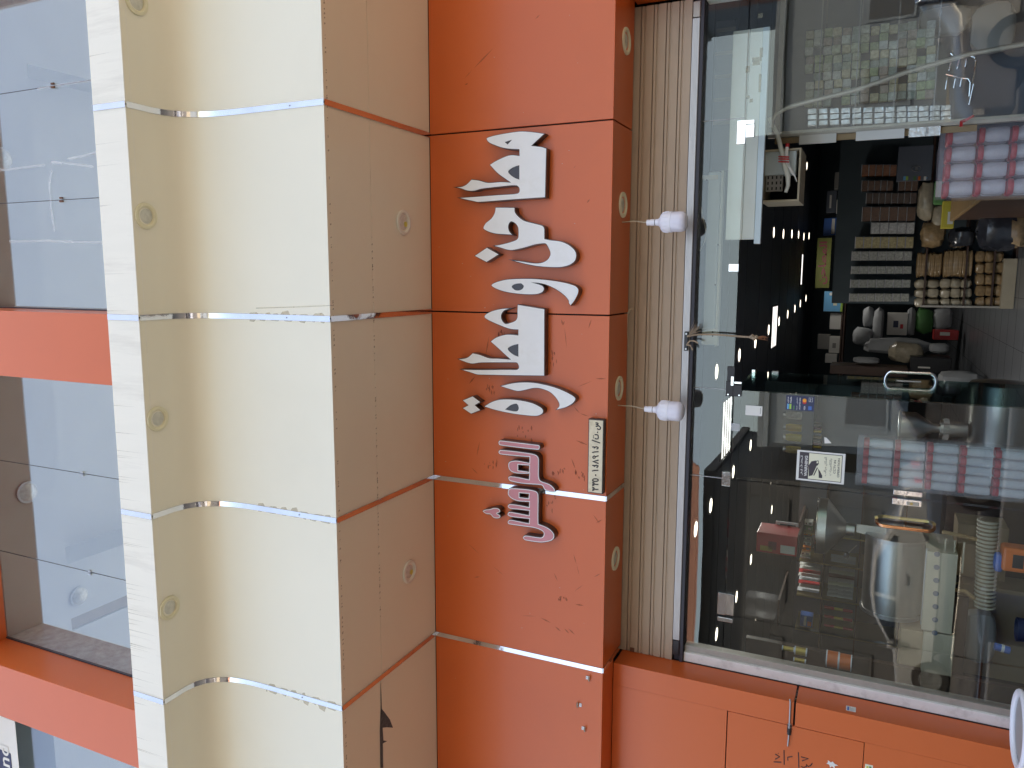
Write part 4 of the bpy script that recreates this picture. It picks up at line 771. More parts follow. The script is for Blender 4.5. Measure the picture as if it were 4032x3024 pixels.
for i in range(13):
    for k in range(3):
        a = at(*q1(1640 + i * 145, 1450 + k * 75 - i * 4), Y=PKY - .02)
        o = MB().box(a.x - .019, a.x + .019, PKY - .03, PKY + .03, a.z - .034, a.z + .030).build('foil_packet', 'silver', None, bevel=.004); tag(o, 'silver foil packet along the showcase edge, %s row, %s from the top' % (ORD[k], ORD[i]), 'packet', 'foil packets in the showcase')
bag('grey_reflection_shape', 'grey shape standing in for a reflection in the right door', 'cloth', q2, 1560, 20, 2090, 650, 1.7, 'grey_plastic', None, .12, 4, .05); bag('grey_reflection_shape', 'slim grey shape standing in for a reflection beside the door handle', 'cloth', q2, 880, 80, 1500, 420, 1.75, 'grey_plastic', None, .1, 9, .08)  # solid grey shapes stand in for a reflection in the door glass
t = thing('wire_rack', 'bent chrome wire rack behind the right door', 'rack', at(*q2(1400, 1000), Y=1.2))
for pl in ([(1260, 690), (1300, 730), (1500, 725), (1570, 740), (1590, 800), (1570, 950), (1540, 1080)], [(1200, 960), (1400, 1010), (1490, 1020), (1515, 1070), (1500, 1250)], [(1280, 740), (1240, 920)], [(1380, 750), (1345, 900)], [(1470, 760), (1450, 870)], [(1220, 1000), (1195, 1160)], [(1325, 1020), (1300, 1145)], [(1405, 1020), (1385, 1125)], [(1560, 1090), (1500, 1360)]):
    MB().tube([at(*q2(*p), Y=1.2) for p in pl], .006, 8).build('wire', 'chrome', t, True)
t = thing('red_strap', 'short red plastic strap end by the showcase edge', 'strap', at(*q2(1400, 1600), Y=1.4)); MB().tube([at(*q2(*p), Y=1.4) for p in [(1560, 1500), (1480, 1545), (1400, 1580), (1400, 1640)]], [.008, .01, .012, .012], 6).build('strap', 'red', t, True)
# --- open electrical / cooling unit with taped hoses hanging above the doorway
AC = thing('cooling_unit', 'open backed cooling unit with red taped hoses above the doorway', 'cooling unit', at(*q3(1250, 800), Y=1.25))
xa, xb, za, zb = ext(q3, 1010, 300, 1470, 960, 1.2)
for b in (MB().box(xa, xb, 1.2, 1.6, zb - .012, zb), MB().box(xa, xb, 1.2, 1.6, za, za + .012), MB().box(xa, xa + .012, 1.2, 1.6, za + .013, zb - .013), MB().box(xb - .012, xb, 1.2, 1.6, za + .013, zb - .013)): b.build('casing', 'tan_board', AC)
MB().box(xa, xb, 1.6, 1.61, za, zb).build('back', 'dark_gap', AC)
xc, xd, zc, zd = ext(q3, 1015, 300, 1430, 610, 1.24); MB().box(xc, xd, 1.24, 1.34, zc, zd).build('white_plate', 'pale_metal', AC, bevel=.006)
xc, xd, zc, zd = ext(q3, 1040, 625, 1250, 830, 1.24); gp = MB().box(xc, xd, 1.26, 1.30, zc, zd).build('grille', 'grey_plastic', AC, bevel=.003)
for i in range(3):
    for k in range(4): MB().box(xc + .01 + i * (xd - xc) / 3, xc + (i + .8) * (xd - xc) / 3, 1.257, 1.2595, zc + .008 + k * (zd - zc) / 4, zc + (k + .6) * (zd - zc) / 4).build('slot', 'dark_gap', gp)
MB().tube([at(*q3(*p), Y=1.16) for p in [(1090, -120), (1130, -20), (1190, 90), (1225, 220), (1250, 330), (1270, 430), (1290, 520), (1330, 640), (1330, 760), (1300, 850)]], [.014, .014, .015, .016, .017, .018, .018, .018, .014, .012], 10).build('hose', 'panel_white', AC, True)
MB().tube([at(*q3(*p), Y=1.15) for p in [(1320, 260), (1310, 340), (1315, 430), (1340, 510), (1385, 590), (1420, 640), (1445, 710)]], [.012, .012, .011, .010, .010, .005, .003], 8).build('hose', 'white_paint', AC, True)
for y in (385, 415, 450): MB().tube([at(*q3(1205, y), Y=1.135), at(*q3(1345, y + 5), Y=1.135)], .005, 6).build('tape', 'red', AC, True)
MB().tube([at(*q3(1325, 215), Y=1.15), at(*q3(1320, 260), Y=1.15)], .013, 8).build('tape', 'red', AC, True)
# thick pale hose crossing the showcase glass
MB().tube([at(*p, Y=1.05) for p in [q1(1120, 1651), q1(1130, 1560), q1(1180, 1480), q1(1320, 1400), q1(1600, 1320), q1(2212, 1170), q2(700, 930), q2(1500, 700), q2(2212, 570)]], .015, 10).build('hose', 'grey_alu', AC, True)
# --- bulkhead board and light housing behind the transom
t = thing('bulkhead', 'stained white bulkhead board behind the transom, right half', 'bulkhead', (0, .8, 2.3))
xa = at(*q3(920, 1460), Y=.80).x; zt_, zm_, zl = at(*q3(540, 800), Y=.80).z, at(*q3(755, 800), Y=.80).z, at(*q3(915, 800), Y=.80).z
MB().box(xa, .66, .80, .83, zm_ + .001, zt_).build('upper_board', 'panel_white', t, bevel=.004); MB().box(xa, .66, .797, .83, zl, zm_ - .001).build('lower_board', 'panel_white', t, bevel=.003)
zl2 = at(*q3(1000, 800), Y=.80).z; MB().box(xa - .03, .66, .795, .84, zl2, zl - .001).build('edge_strip', 'pale_metal', t, bevel=.002)
for (x0, y0, x1, y1) in [(865, 750, 985, 790), (870, 800, 960, 840), (940, 180, 1000, 230), (780, 860, 830, 940), (790, 1245, 830, 1280), (830, 1285, 870, 1330), (955, 960, 975, 1200), (965, 620, 1000, 740)]:
    a, b_ = at(*q1(x0, y0), Y=.793), at(*q1(x1, y1), Y=.793); MB().box(a.x, b_.x, .7925, .7945, a.z, b_.z).build('rust_stain', 'smear', t)
t = thing('light_housing', 'long pale blue sheet metal light housing behind the transom', 'light housing', (-.9, .85, 2.5))
xa, xb, za, zb = ext(q5, 215, 1180, 450, -1070, .90); MB().box(xa, xb, .90, 1.0, za, zb).build('cover', 'pale_metal', t, bevel=.006); MB().box(xa - .01, xb + .01, .935, 1.0, za - .018, za - .001).build('rim', 'panel_white', t); 
for y0, y1 in ((-1030, -960), (975, 1175)): a0, a1, c0, c1 = ext(q5, 205, y1, 420, y0, .893); MB().box(a0, a1, .894, .899, c0, c1).build('end_plate', 'panel_white', t, bevel=.002)
for x, y in ((385, 400), (350, 1015), (350, 1065), (275, -960), (420, -120)): MB().lathe([(.006, 0), (.005, -.003)], at(*q5(x, y), Y=.893), 'Y', 8).build('screw', 'ink', t)
MB().tube([at(*q3(*p), Y=.88) for p in [(160, 950), (200, 1040), (240, 1250), (270, 1380), (250, 1480), (170, 1640)]], .003, 5).build('cord', 'panel_white', t, True)
t = thing('louvre_panel', 'slate blue ribbed panel behind the transom at the right', 'panel', (.3, 1.0, 2.4)); xa, xb, za, zb = ext(q1, 285, 3540, 560, 260, 1.05); xa = at(*q3(400, 570), Y=1.05).x
MB().box(xa, xb, 1.05, 1.08, za - .05, zb + .0).build('board', 'slate', t)
for k in range(5): a = at(*q1(400, 400 + k * 300), Y=1.045); MB().box(a.x - .012, a.x + .012, 1.043, 1.0495, za - .05, zb).build('rib', 'grey_plastic', t)
# ------------------------------------------------------------------ behind the left panels: mill machines, boxes
ML = thing('grain_mill', 'stainless grain mill with conical hopper behind the middle panel', 'machine', at(*q8(1300, 700), Y=1.9))
c_ = at(*q8(700, 620), Y=2.0); k_ = at(*q8(1100, 690), Y=2.0); r1 = abs(at(*q8(700, 430), Y=2.0).x - at(*q8(700, 810), Y=2.0).x) / 2; zA_, zB_, zC_, zD_ = (at(*q8(x, 650), Y=2.0).z for x in (600, 815, 1040, 1500))
MB().lathe([(r1, zA_), (r1, zB_), (r1 * .30, zC_), (r1 * .30, zC_ - .05)], (c_.x, 2.0 + r1, 0), 'Z', 28).build('hopper', 'steel', ML, True); MB().tube([(c_.x + r1 * math.cos(a), 2.0 + r1 + r1 * math.sin(a), zA_) for a in [2 * math.pi * k / 28 for k in range(28)]], .008, 8, closed=True).build('hopper_rim', 'steel', ML, True)
MB().lathe([(r1 * .6, zC_ - .05), (r1 * .62, zC_ - .12), (r1 * .5, zD_)], (c_.x, 2.0 + r1, 0), 'Z', 24).build('neck', 'steel', ML, True)
for k in range(12): a = 2 * math.pi * k / 12; MB().box(c_.x + .64 * r1 * math.cos(a) - .01, c_.x + .64 * r1 * math.cos(a) + .01, 2 + r1 + .64 * r1 * math.sin(a) - .01, 2 + r1 + .64 * r1 * math.sin(a) + .01, zC_ - .11, zC_ - .07).build('gear_tooth', 'steel', ML)
MB().lathe([(.05, -.40), (.21, -.38), (.23, -.36), (.23, .36), (.21, .38), (.05, .40)], (c_.x, 2.1 + r1, zD_ - .22), 'X', 28).build('drum', 'steel', ML, True); MB().box(c_.x - .4, c_.x + .4, 1.95, 2.5, 0, zD_ - .46).build('base', 'grey_plastic', ML, bevel=.01)
H2 = thing('hopper_funnel', 'stainless funnel hopper with bright rim behind the left door', 'machine', at(*q9(1700, 300), Y=1.5))
f0, f1 = at(*q9(1700, -30), Y=1.3), at(*q9(1700, 690), Y=1.3); r2 = abs(f0.x - f1.x) / 2; fx = (f0.x + f1.x) / 2; z0_, z1_, z2_, z3_ = (at(*q9(x, 320), Y=1.3).z for x in (1690, 1815, 2080, 2190))
MB().lathe([(r2, z0_), (r2, z1_), (r2 * .22, z2_), (r2 * .22, z3_)], (fx, 1.3 + r2, 0), 'Z', 32, False).build('cone', 'steel', H2, True); MB().tube([(fx + r2 * math.cos(a), 1.3 + r2 + r2 * math.sin(a), z0_) for a in [2 * math.pi * k / 32 for k in range(32)]], .007, 8, closed=True).build('rim', 'chrome', H2, True)
MB().tube([at(*q9(2090, 620), Y=1.25), at(*q9(2150, 550), Y=1.25), at(*q10(50, 480), Y=1.25)], .004, 6).build('lever', 'steel', H2, True); pillow(at(*q9(2090, 610), Y=1.25), .02, .02, .02, 1, 0).build('knob', 'black_plastic', H2, True)
DR = thing('roaster_drum', 'large horizontal stainless drum machine behind the left door', 'machine', at(*q10(530, 1000), Y=1.5))
d0, d1 = at(*q10(500, 430), Y=1.2), at(*q10(500, 1480), Y=1.2); dt, db = at(*q10(105, 1000), Y=1.2).z, at(*q10(950, 1000), Y=1.2).z; rd = (dt - db) / 2; dz = (dt + db) / 2; xl_, xr_ = d1.x, d0.x
MB().lathe([(rd * .97, xl_ + .03), (rd * .97, xr_ - .03)], (0, 1.2 + rd, dz), 'X', 40).build('barrel', 'steel', DR, True)
for x in (xl_, xr_ - .035): MB().lathe([(rd * .9, x), (rd * 1.02, x + .004), (rd * 1.02, x + .031), (rd * .9, x + .035)], (0, 1.2 + rd, dz), 'X', 40).build('end_flange', 'brushed', DR, True)
MB().box(xl_ + .02, xr_ - .02, 1.19, 1.21, dz - rd * 1.0, dz - rd * .90).build('front_rail', 'steel', DR, bevel=.003)
xa, xb, za, zb = ext(q10, 960, 560, 1270, 1640, 1.15); MB().box(xa, xb, 1.15, 1.6, za, zb).build('base_board', 'tan_board', DR)
for k in range(7): p = at(*q10(1085 - k * 5, 600 + k * 170), Y=1.145); MB().lathe([(.001, 0), (.019, 0)], p, 'Y', 14, False).build('vent_hole', 'slate', DR)
xa, xb, za, zb = ext(q10, 45, 210, 420, 415, 1.35); b = MB(); b.add([(xa, 1.35, za), (xb, 1.35, za), (xb, 1.35, zb), ((xa * 2 + xb) / 3, 1.35, zb)], [(0, 1, 2, 3)]); b.add([(xa, 1.36, za), (xb, 1.36, za), (xb, 1.36, zb), ((xa * 2 + xb) / 3, 1.36, zb)], [(3, 2, 1, 0)]); b.build('chute', 'steel', DR)
xa, xb, za, zb = ext(q10, 620, 1560, 1270, 2400, 1.10)
carton('carton', 'brown carton standing left of the steel drum', 'carton', q10, 620, 1560, 905, 2480, 1.2, .25, 'card'); carton('board', 'pale tan board left of the steel drum', 'board', q10, 915, 1600, 1240, 2560, 1.15, .05, 'tan_board')
FD = thing('flexible_duct', 'ribbed tan flexible duct lying beside the steel drum', 'duct', at(*q10(1700, 700), Y=1.3))
for k in range(23):
    p = at(*q10(1745 - k * 2, 170 + k * 50), Y=1.35); ra = .060
    MB().tube([(p.x + .0, 1.35 + ra * math.cos(a), p.z + ra * math.sin(a)) for a in [2 * math.pi * j / 16 for j in range(16)]], .0085, 6, closed=True).build('rib', 'tan_board', FD, True)
p, p2 = at(*q10(1745, 150), Y=1.35), at(*q10(1700, 1290), Y=1.35); MB().lathe([(.055, p2.x), (.055, p.x)], (0, 1.35, (p.z + p2.z) / 2), 'X', 16).build('core', 'card', FD, True)
t = thing('wooden_rack', 'small brown rack with three rods beside the duct', 'rack', at(*q10(1300, 650), Y=1.2))
for x0 in (1200, 1320, 1440): MB().tube([at(*q10(x0, 400 + (x0 - 1200) * .2), Y=1.2), at(*q10(x0 - 30, 940 - (x0 - 1200) * .4), Y=1.2)], .006, 8).build('rod', 'tan_board', t, True)
for pl in ([(1150, 310), (1250, 330), (1450, 370), (1600, 410)], [(1100, 1010), (1250, 1050), (1450, 1080), (1570, 1180)]): MB().tube([at(*q10(*p), Y=1.2) for p in pl], .014, 8).build('rail', 'wood', t, True)
carton('board', 'dark brown leaning board below the rack', 'board', q10, 1210, 1130, 1400, 2350, 1.4, .04, 'dark_wood'); carton('carton', 'brown carton backdrop behind the duct', 'carton', q10, 1420, 980, 2300, 2300, 1.75, .3, 'card'); carton('carton', 'worn brown carton behind the wooden rack', 'carton', q10, 1360, 200, 1960, 960, 1.8, .3, 'card')
t = carton('power_tool', 'orange power tool body with dark window near the floor', 'tool', q10, 1945, 510, 2400, 885, 1.2, .14, 'tool_orange', None, .02, [(.2, .75, .42, .72, 'black_plastic')]); bag('tool_motor', 'blue motor end of the orange tool', 'tool part', q10, 1840, 600, 1945, 860, 1.22, 'blue', None, .1, 3, .03)
t = thing('blue_roll', 'blue plastic tape roll lying on a carton', 'roll', at(*q12(1850, 165), Y=1.3)); a, b_ = at(*q12(1760, 140), Y=1.3), at(*q12(1950, 195), Y=1.3); MB().tube([a, b_], .026, 16).build('roll', 'blue', t, True); MB().tube([a.lerp(b_, .42), a.lerp(b_, .62)], .0268, 16).build('band', 'paper', t, True)
t = thing('pail', 'dark blue pail opening on the carton by the duct', 'pail', at(*q10(2110, 1570), Y=1.5)); p = at(*q10(2110, 1570), Y=1.5); MB().lathe([(.07, -.16), (.085, 0), (.078, 0), (.065, -.15)], p, 'Z', 24).build('body', 'navy', t, True)
bag('cushion', 'grey cushion shaped bag beside the brown carton', 'bag', q10, 1440, 1320, 1830, 2100, 1.5, 'grey_plastic', None, .15, 4, .04)
# display cabinet with rows of small boxes
DC = thing('display_cabinet', 'dark display cabinet with brass edges behind the left door', 'cabinet', (-3.3, 2.9, 0))
CY = 2.6
for (x0, y0, x1, y1) in [(640, 375, 1660, 345 + 0)]: pass
xs_ = [at(*q9(1600, y), Y=CY).x for y in (330, 700, 1150, 1600)]
for x in xs_: MB().box(x - .006, x + .006, CY - .006, CY + .4, .3, 2.05).build('brass_edge', 'brass', DC)
MB().box(xs_[-1] - .5, xs_[0] + .5, CY + .42, CY + .45, 0, 2.1).build('back', 'slate', DC)
for u_ in (1765, 2230, 2800): zz = at(*q9(u_, 900), Y=CY).z; MB().box(xs_[-1] - .5, xs_[0] + .4, CY + .01, CY + .4, zz - .012, zz - .002).build('shelf', 'dark_wood', DC)
MB().box(xs_[-1] - .5, xs_[0] + .5, CY + .02, CY + .42, 0, .9).build('plinth', 'dark_wood', DC)
k = 0
for (x0, x1, y0, y1, n_, ms, lab) in [(1470, 1755, 730, 1160, 9, ['paper', 'paper', 'red', 'paper', 'white_plastic'], 'slim white box in the upper row of the cabinet'), (1870, 2210, 640, 1240, 12, ['paper', 'paper', 'maroon', 'paper', 'sticker_cream'], 'slim white box in the second row of the cabinet'), (1500, 1650, 170, 690, 8, ['paper', 'sticker_cream', 'orange_dot', 'green', 'paper'], 'mixed small box at the right of the upper cabinet row')]:
    for i in range(n_):
        dy = (y1 - y0) / n_; yy = y0 + i * dy; sk = (yy - y0) * -.08
        carton('small_box', lab + ', %s from right' % ORD[i], 'box', q9, x0 + sk + random.uniform(0, 25), yy + 1, x1 + sk, yy + dy - 1, CY + .05 + random.uniform(0, .03), .1, ms[(i * 3 + i // 2) % 5], lab, .002, [(.2, .8, .1, .4, 'grey_plastic'), (.25, .7, .6, .7, 'navy' if i % 2 else 'maroon')])
for i, (y0, lab) in enumerate([(1270, 'right'), (1330, 'middle'), (1330, 'left')]):
    xa, xb, za, zb = ext(q9, 1800, 1275 + i * 118, 2170, 1375 + i * 118, CY + .05); t = thing('tin', 'red and gold tin, %s one of the three in the cabinet' % lab, 'tin', ((xa + xb) / 2, CY + .1, za), 'red and gold tins'); r_ = (xb - xa) / 2
    for j in range(3):
        h = (zb - za) / 3; MB().lathe([(r_, za + j * h + .002), (r_, za + (j + 1) * h - .006)], ((xa + xb) / 2, CY + .05 + r_, 0), 'Z', 16).build('can', 'gold' if j % 2 else 'red', t, True); MB().lathe([(r_ * 1.02, za + (j + 1) * h - .006), (r_ * 1.02, za + (j + 1) * h)], ((xa + xb) / 2, CY + .05 + r_, 0), 'Z', 16).build('lid', 'red', t, True)
for i, (x0, y0, x1, y1, m, lab) in enumerate([(1215, 145, 1340, 225, 'gold', 'upper gold label can by the white frame'), (1370, 165, 1490, 285, 'gold', 'lower gold label can by the white frame'), (1355, 290, 1480, 365, 'gold', 'gold label can nearest the white frame'), (1765, 240, 1885, 460, 'tool_orange', 'upper orange label can near the white frame'), (1920, 275, 2045, 490, 'tool_orange', 'lower orange label can near the white frame')]):
    xa, xb, za, zb = ext(q11, x0, y0, x1, y1, .85); t = thing('can', lab, 'can', ((xa + xb) / 2, .9, za), 'label cans by the frame'); r_ = (xb - xa) / 2
    MB().lathe([(r_, za), (r_, zb)], ((xa + xb) / 2, .85 + r_, 0), 'Z', 18).build('label_band', m, t, True)
    for zz in (za - .008, zb): MB().lathe([(r_ * 1.03, zz), (r_ * 1.03, zz + .008)], ((xa + xb) / 2, .85 + r_, 0), 'Z', 18).build('end_rim', 'white_plastic', t, True)
SB = thing('side_board', 'dark maroon board inside the glass at the far left', 'board', (-3.5, 1.1, 0)); MB().box(-4.2, at(*q11(900, 60), Y=1.15).x, 1.15, 1.2, 0, 2.3).build('board', 'dark_wood', SB)
carton('carton', 'large red printed carton high behind the left door', 'carton', q9, 925, 310, 1440, 640, 2.2, .3, 'red', None, .006, [(.1, .5, .05, .4, 'paper'), (.2, .6, .5, .7, 'maroon'), (.1, .35, .6, .9, 'gold')]); carton('box', 'blue and white box in the lower cabinet row', 'box', q9, 1490, 1385, 1645, 1560, CY + .04, .1, 'blue', None, .003, [(.1, .9, .5, .7, 'paper'), (.1, .5, .1, .4, 'tool_orange')])
carton('picture_frame', 'white picture frame high in the cabinet', 'frame', q9, 1170, 170, 1460, 290, 2.5, .02, 'white_plastic', None, .003, [(.12, .7, .1, .8, 'slate')])
carton('bag_bundle', 'clear film bag bundle on top of the cabinet', 'bag', q9, 760, 1150, 1180, 1480, 2.3, .2, 'film', None, .03)
for q_, x0, y0, x1, y1, yy in ((q9, 925, 310, 1445, 640, 2.2), (q9, 760, 1150, 1185, 1480, 2.3), (q9, 1170, 170, 1465, 290, 2.48)):      # boards that carry the things on top of the cabinet
    xa, xb, za, zb = ext(q_, x0, y0, x1, y1, yy); MB().box(xa - .03, xb + .03, yy - .02, 3.04, za - .018, za - .001).build('top_board', 'dark_wood', DC)
# row of small jars beyond the middle panel
for i, (y0, m, lab) in enumerate([(400, 'spice_4', 'reddish glass jar'), (560, 'gold', 'clear glass jar'), (690, 'chip_yellow', 'yellow glass jar'), (850, 'spice_5', 'pale glass jar')]):
    xa, xb, za, zb = ext(q7, 1300, y0, 1500, y0 + 110, 3.0); t = thing('glass_jar', lab + ' on the shelf behind the payment sticker', 'jar', ((xa + xb) / 2, 3.0, za), 'jars on the inner shelf'); r_ = (xb - xa) / 2
    MB().lathe([(r_, za), (r_, zb - .03), (r_ * .8, zb)], ((xa + xb) / 2, 3.0 + r_, 0), 'Z', 16).build('body', m, t, True); MB().lathe([(r_ * .85, zb), (r_ * .85, zb + .025)], ((xa + xb) / 2, 3.0 + r_, 0), 'Z', 16).build('lid', 'silver', t, True)
t = thing('inner_shelf', 'grey shelf board behind the payment sticker', 'shelf', (-3, 3.1, 1.8)); zz = at(*q7(1510, 600), Y=3.0).z; MB().box(at(*q7(1500, 1000), Y=3.0).x, at(*q7(1500, 100), Y=3.0).x, 2.98, 3.4, zz - .10, zz - .002).build('board', 'slate', t); MB().box(at(*q7(1500, 1000), Y=3.0).x, at(*q7(1500, 100), Y=3.0).x, 3.4, 3.43, zz - .9, zz + .4).build('back', 'slate', t)
for i in range(9):
    carton('book_box', 'dark slim box in the row under the glass jars, %s from the right' % ORD[i], 'box', q7, 1640, 560 + i * 40, 1760, 596 + i * 40, 3.1, .12, ['dark_wood', 'maroon', 'gold', 'slate', 'card'][i % 5], 'slim boxes under the jars', .002)
# ------------------------------------------------------------------ blue drum at the picture corner
p = at(4014, 2872, Y=-.25); rr = .185
t = thing('blue_drum', 'blue plastic drum with white rim at the lower picture corner', 'drum', (p.x, -.25, 0))
MB().lathe([(rr * .8, 0), (rr * .88, .02), (rr * .92, p.z - .02), (rr * .90, p.z - .02), (rr * .80, .05)], (p.x, -.25, 0), 'Z', 36).build('body', 'blue_plastic', t, True)
MB().tube([(p.x + rr * math.cos(a), -.25 + rr * math.sin(a), p.z) for a in [2 * math.pi * k / 40 for k in range(40)]], .016, 10, closed=True).build('rim', 'white_plastic', t, True)
MB().lathe([(.001, p.z - .008), (rr * .98, p.z - .008)], (p.x, -.25, 0), 'Z', 36, False).build('cover_disc', 'grey_plastic', t)
for dy in (-.015, .015): MB().tube([(p.x - rr - .005, -.25 + dy, p.z - .012), (p.x - rr - .5, -.25 + dy, p.z - .012)], .009, 8).build('handle_bar', 'steel', t, True)
# ------------------------------------------------------------------ wear on the cladding
b = MB()
def scuff(pl, Y, wd, tgt):
    P = [at(u, v, Y=Y) for u, v in pl]
    for a, c_ in zip(P, P[1:]):
        d = (c_ - a); n_ = Vector((-d.z, 0, d.x)).normalized() * wd * random.uniform(.3, 1)
        m_ = a.lerp(c_, .5)
        tgt.add([a, m_ + n_, c_, m_ - n_], [(0, 1, 2, 3)])
S = MB()
for (reg, pts) in [(2, [(1350, 510), (1400, 455)]), (2, [(1352, 550), (1376, 540)]), (2, [(1410, 445), (1540, 310)]), (11, [(398, 270), (418, 340), (438, 415)]), (11, [(530, 422), (575, 398)]), (11, [(402, 515), (465, 470)]), (11, [(410, 598), (465, 606)]), (11, [(60, 672), (158, 675)]), (11, [(185, 685), (252, 718)]), (11, [(280, 742), (318, 775)]), (11, [(340, 755), (370, 788)]), (11, [(365, 755), (408, 795)]), (11, [(272, 395), (296, 448)]), (11, [(525, 15), (570, 80)]), (11, [(545, 70), (585, 50)]), (10, [(1370, 200), (1450, 275)]), (10, [(1535, 350), (1610, 415)]), (10, [(1415, 425), (1450, 418)]), (6, [(1450, 1200), (1430, 1300)]), (6, [(1395, 1370), (1440, 1415)]), (7, [(320, 410), (330, 450), (340, 420)]), (7, [(340, 460), (355, 600)]), (7, [(495, 470), (515, 410)]), (7, [(540, 795), (610, 795)]), (7, [(400, 975), (440, 1020), (500, 1040)]), (7, [(415, 1195), (490, 1225)]), (7, [(385, 1310), (410, 1380), (425, 1430)]), (7, [(420, 850), (520, 810)]), (6, [(1490, 640), (1510, 520)]), (6, [(1380, 830), (1420, 780)]), (3, [(150, 125), (180, 95)]), (3, [(400, 1090), (412, 1075)]), (3, [(485, 1315), (505, 1290)])]:
    scuff([z4(reg, *p) for p in pts], -.0009, .006, S)
struct(S.build('scuff_marks', 'scuff', B), 'stuff')
S = MB()
for (reg, x, y, wx, wy) in [(6, 1520, 1355, 60, 22), (6, 1520, 870, 30, 24), (7, 265, 660, 40, 60), (7, 80, 1160, 50, 50), (7, 245, 1600, 40, 60), (7, 440, 1430, 30, 30), (6, 1590, 500, 20, 20), (7, 300, 1390, 45, 22), (11, 330, 560, 30, 10)]:
    for i in range(10):
        uu, vv = z4(reg, x + random.uniform(-wx, wx), y + random.uniform(-wy, wy)); p = at(uu, vv, Y=-.0008); ww, hh = random.uniform(.004, .022), random.uniform(.002, .007)
        S.add([p + Vector((-ww, 0, -hh * random.random())), p + Vector((ww * .3, 0, -hh)), p + Vector((ww, 0, hh * .4)), p + Vector((-ww * .2, 0, hh))], [(0, 1, 2, 3)])
struct(S.build('scuff_marks', 'scuff', B), 'stuff')
S = MB()
for i in range(40):
    x, z_ = random.uniform(-4.4, .9), random.uniform(ZB + .05, ZT - .05); s_ = random.uniform(.002, .006); S.add([(x, -.0009, z_), (x + s_, -.0009, z_ + s_ * .5), (x + s_ * .4, -.0009, z_ + s_ * 2)], [(0, 1, 2)])
struct(S.build('paint_flecks', 'scuff_light', B), 'stuff')
# glue smears along the cornice strips and the soffit seam
S = MB()
for x in (-1.2, -2.4, -3.6):
    for side in (-1, 1):
        z_ = 4.42
        while z_ < 5.05:
            h = random.uniform(.02, .09); o_ = random.uniform(.004, .020) * (1 if random.random() < .8 else 2)
            S.add([(x + side * .0166, -1.1285, z_), (x + side * (.0166 + o_), -1.1285, z_ + h * .2), (x + side * (.0166 + o_ * .7), -1.1285, z_ + h * .8), (x + side * .0166, -1.1285, z_ + h)], [(0, 1, 2, 3)])
            z_ += h + random.uniform(0, .05)
struct(S.build('glue_smears', 'smear', B), 'stuff')
S = MB()
for yy, rng in ((-.70, 90), (-1.099, 150)):
    for i in range(rng):
        x = random.uniform(-4.6, .9) if yy < -1 else random.uniform(-3.2, -.7); s_ = random.uniform(.003, .008); S.add([(x - s_, yy - s_ * .5, ZT + .0004 - (.0008 if yy < -1 else 0)), (x, yy - s_, ZT + .0004 - (.0008 if yy < -1 else 0)), (x + s_, yy + s_ * .4, ZT + .0004 - (.0008 if yy < -1 else 0)), (x, yy + s_, ZT + .0004 - (.0008 if yy < -1 else 0))], [(0, 1, 2, 3)])
struct(S.build('seam_dirt', 'smear', B), 'stuff')
b = MB(); P = [at(*z4(10, *p), Z=ZT - .001) for p in [(812, 1272), (835, 1300), (868, 1345), (888, 1398), (850, 1395), (818, 1398)]]; b.add(P, [tuple(range(6))]); b.build('torn_patch', 'tear', B)
b = MB(); P = [at(*z4(10, *p), Z=ZT - .001) for p in [(806, 1085), (812, 1180), (815, 1280), (822, 1420), (826, 1480), (850, 1485), (822, 1500), (824, 1659), (806, 1659), (802, 1420), (808, 1250)]]; b.add(P, [tuple(range(11))]); b.build('torn_patch', 'tear', B)
b = MB(); P = [at(*z4(6, *p), Y=-1.1292) for p in [(0, 335), (250, 328), (490, 318), (495, 323), (250, 334), (0, 341)]]; b.add(P, [tuple(range(6))]); b.build('glue_line', 'smear', B)
for k in range(26):     # dirty runs down the cornice lip
    pass
S = MB(); 
for i in range(46):
    x = random.choice([random.uniform(-3.5, -1.9), random.uniform(-4.6, .9)]); h = random.uniform(.10, .26); w_ = random.uniform(.0006, .0018); S.add([(x - w_, -1.5462, 5.703), (x + w_, -1.5462, 5.703), (x + w_ * .4 + .004, -1.5462, 5.703 - h)], [(0, 1, 2)])
struct(S.build('dirt_runs', 'smear', B), 'stuff')
# ------------------------------------------------------------------ across the street (seen in the glass)
def house(label, x0, x1, y0, y1, h, m, fl, win, roof=False, name='opposite_house'):
    t = thing(name, label, 'building', ((x0 + x1) / 2, y1, 0)); MB().box(x0, x1, y0, y1, -.15, h).build('wall', m, t)
    MB().box(x0 - .15, x1 + .15, y0 - .1, y1 + .15, h + .002, h + .35).build('parapet', m, t)
    if roof:
        for k in range(12): MB().profx([(y1 + .9 - k * .32, h + .36 + k * .16), (y1 + .55 - k * .32, h + .56 + k * .16), (y1 + .5 - k * .32, h + .50 + k * .16)], x0 - .4, x1 + .4, True).build('tile_course', 'roof_tile', t)
    for f in range(fl):
        n_ = int((x1 - x0) / 2.6)
        for i in range(n_):
            xc_ = x0 + (i + .5) * (x1 - x0) / n_; z_ = .9 + f * 3.0
            wn = MB().box(xc_ - .65, xc_ + .65, y1 + .002, y1 + .06, z_, z_ + 1.5).build('window', m, t); MB().box(xc_ - .55, xc_ + .55, y1 + .061, y1 + .07, z_ + .1, z_ + 1.4).build('pane', 'house_glass', wn)
    return t
house('low beige house across the street reflected in the glass', -7.0, 9.5, -34, -24, 4.9, 'house_beige', 1, 1)
house('two storey grey house with tiled roof reflected in the left glass', -24, -8.2, -32, -23, 6.6, 'house_grey', 2, 1, True)
house('tall pale house reflected in the right glass', 10.5, 26, -34, -24, 9.5, 'house_beige', 3, 1)
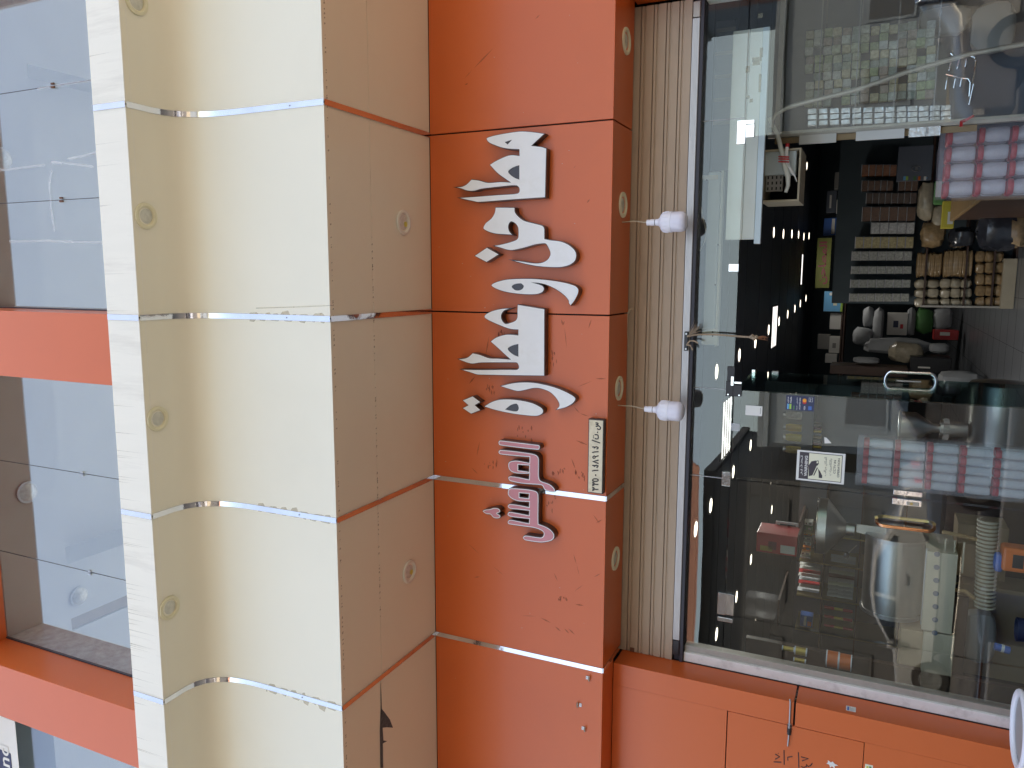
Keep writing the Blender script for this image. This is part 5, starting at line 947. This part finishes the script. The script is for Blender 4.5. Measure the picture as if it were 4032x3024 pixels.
def car(x, y, label):
    t = thing('parked_car', label, 'car', (x, y, -.13), 'silver cars parked in the street')
    side = [(-2.25, .30), (-2.25, .72), (-2.05, .86), (-1.1, .97), (-.45, 1.36), (.0, 1.44), (.75, 1.42), (1.55, 1.06), (2.15, 1.0), (2.28, .80), (2.28, .32)]
    b = MB(); n_ = len(side); vs = []
    for (yy, sc) in ((-.86, .985), (-.80, 1.0), (.80, 1.0), (.86, .985)):
        for (sx, sz) in side:
            iny = 1 - max(0, sz - .95) * .32; vs.append((x + sx * (sc if abs(yy) > .82 else 1), y + yy * iny, sz * (sc if abs(yy) > .82 else 1) - .13))
    fs = [(r_ * n_ + i, r_ * n_ + (i + 1) % n_, (r_ + 1) * n_ + (i + 1) % n_, (r_ + 1) * n_ + i) for r_ in range(3) for i in range(n_)] + [tuple(range(n_))[::-1], tuple(3 * n_ + i for i in range(n_))]
    b.add(vs, fs); body = b.build('body', 'car_silver', t, True, bevel=.03)
    for s_ in (-1, 1):
        for pts in ([(-.95, .99), (-.42, 1.30), (-.05, 1.36), (-.05, 1.0)], [(.03, 1.0), (.03, 1.36), (.65, 1.35), (1.2, 1.08), (1.2, 1.02)]):
            wv = [Vector((x + px, y + s_ * (.868 * (1 - max(0, pz - .95) * .32) + .004), pz - .13)) for px, pz in pts]
            MB().add(wv, [tuple(range(len(wv)))]).build('side_window', 'car_glass', t)
        for wx_ in (-1.45, 1.40):
            w0 = MB().lathe([(.31, -.10), (.325, -.07), (.325, .07), (.31, .10)], (x + wx_, y + s_ * .80, .195), 'Y', 24).build('wheel', 'tyre', t, True); MB().lathe([(.001, .004), (.20, 0)] if s_ < 0 else [(.001, -.004), (.20, 0)], (x + wx_, y + s_ * .905, .195), 'Y', 20, False).build('rim', 'steel', w0, True)
        MB().box(x + .3, x + .48, y + s_ * .862, y + s_ * .89, .70, .74).build('door_handle', 'car_silver', t); MB().box(x - .95, x - .78, y + s_ * .87, y + s_ * 1.03, .84, .96).build('mirror', 'car_silver', t, bevel=.03)
    for s_ in (-1, 1): MB().box(x - 2.27, x - 2.2, y + s_ * .70 - .16, y + s_ * .70 + .16, .48, .60).build('headlight', 'lens_clear', t); MB().box(x + 2.22, x + 2.295, y + s_ * .68 - .15, y + s_ * .68 + .15, .52, .70).build('tail_light', 'red', t)
    MB().add([(x - 1.07, y - .78, .85), (x - 1.07, y + .78, .85), (x - .47, y + .70, 1.22), (x - .47, y - .70, 1.22)], [(0, 1, 2, 3)]).build('windscreen', 'car_glass', t)
    return t
car(-2.2, -6.55, 'silver parked car reflected in the middle glass panel'); car(-6.95, -10.8, 'silver parked car reflected in the left glass door'); car(3.3, -6.5, 'silver parked car reflected in the right glass door')
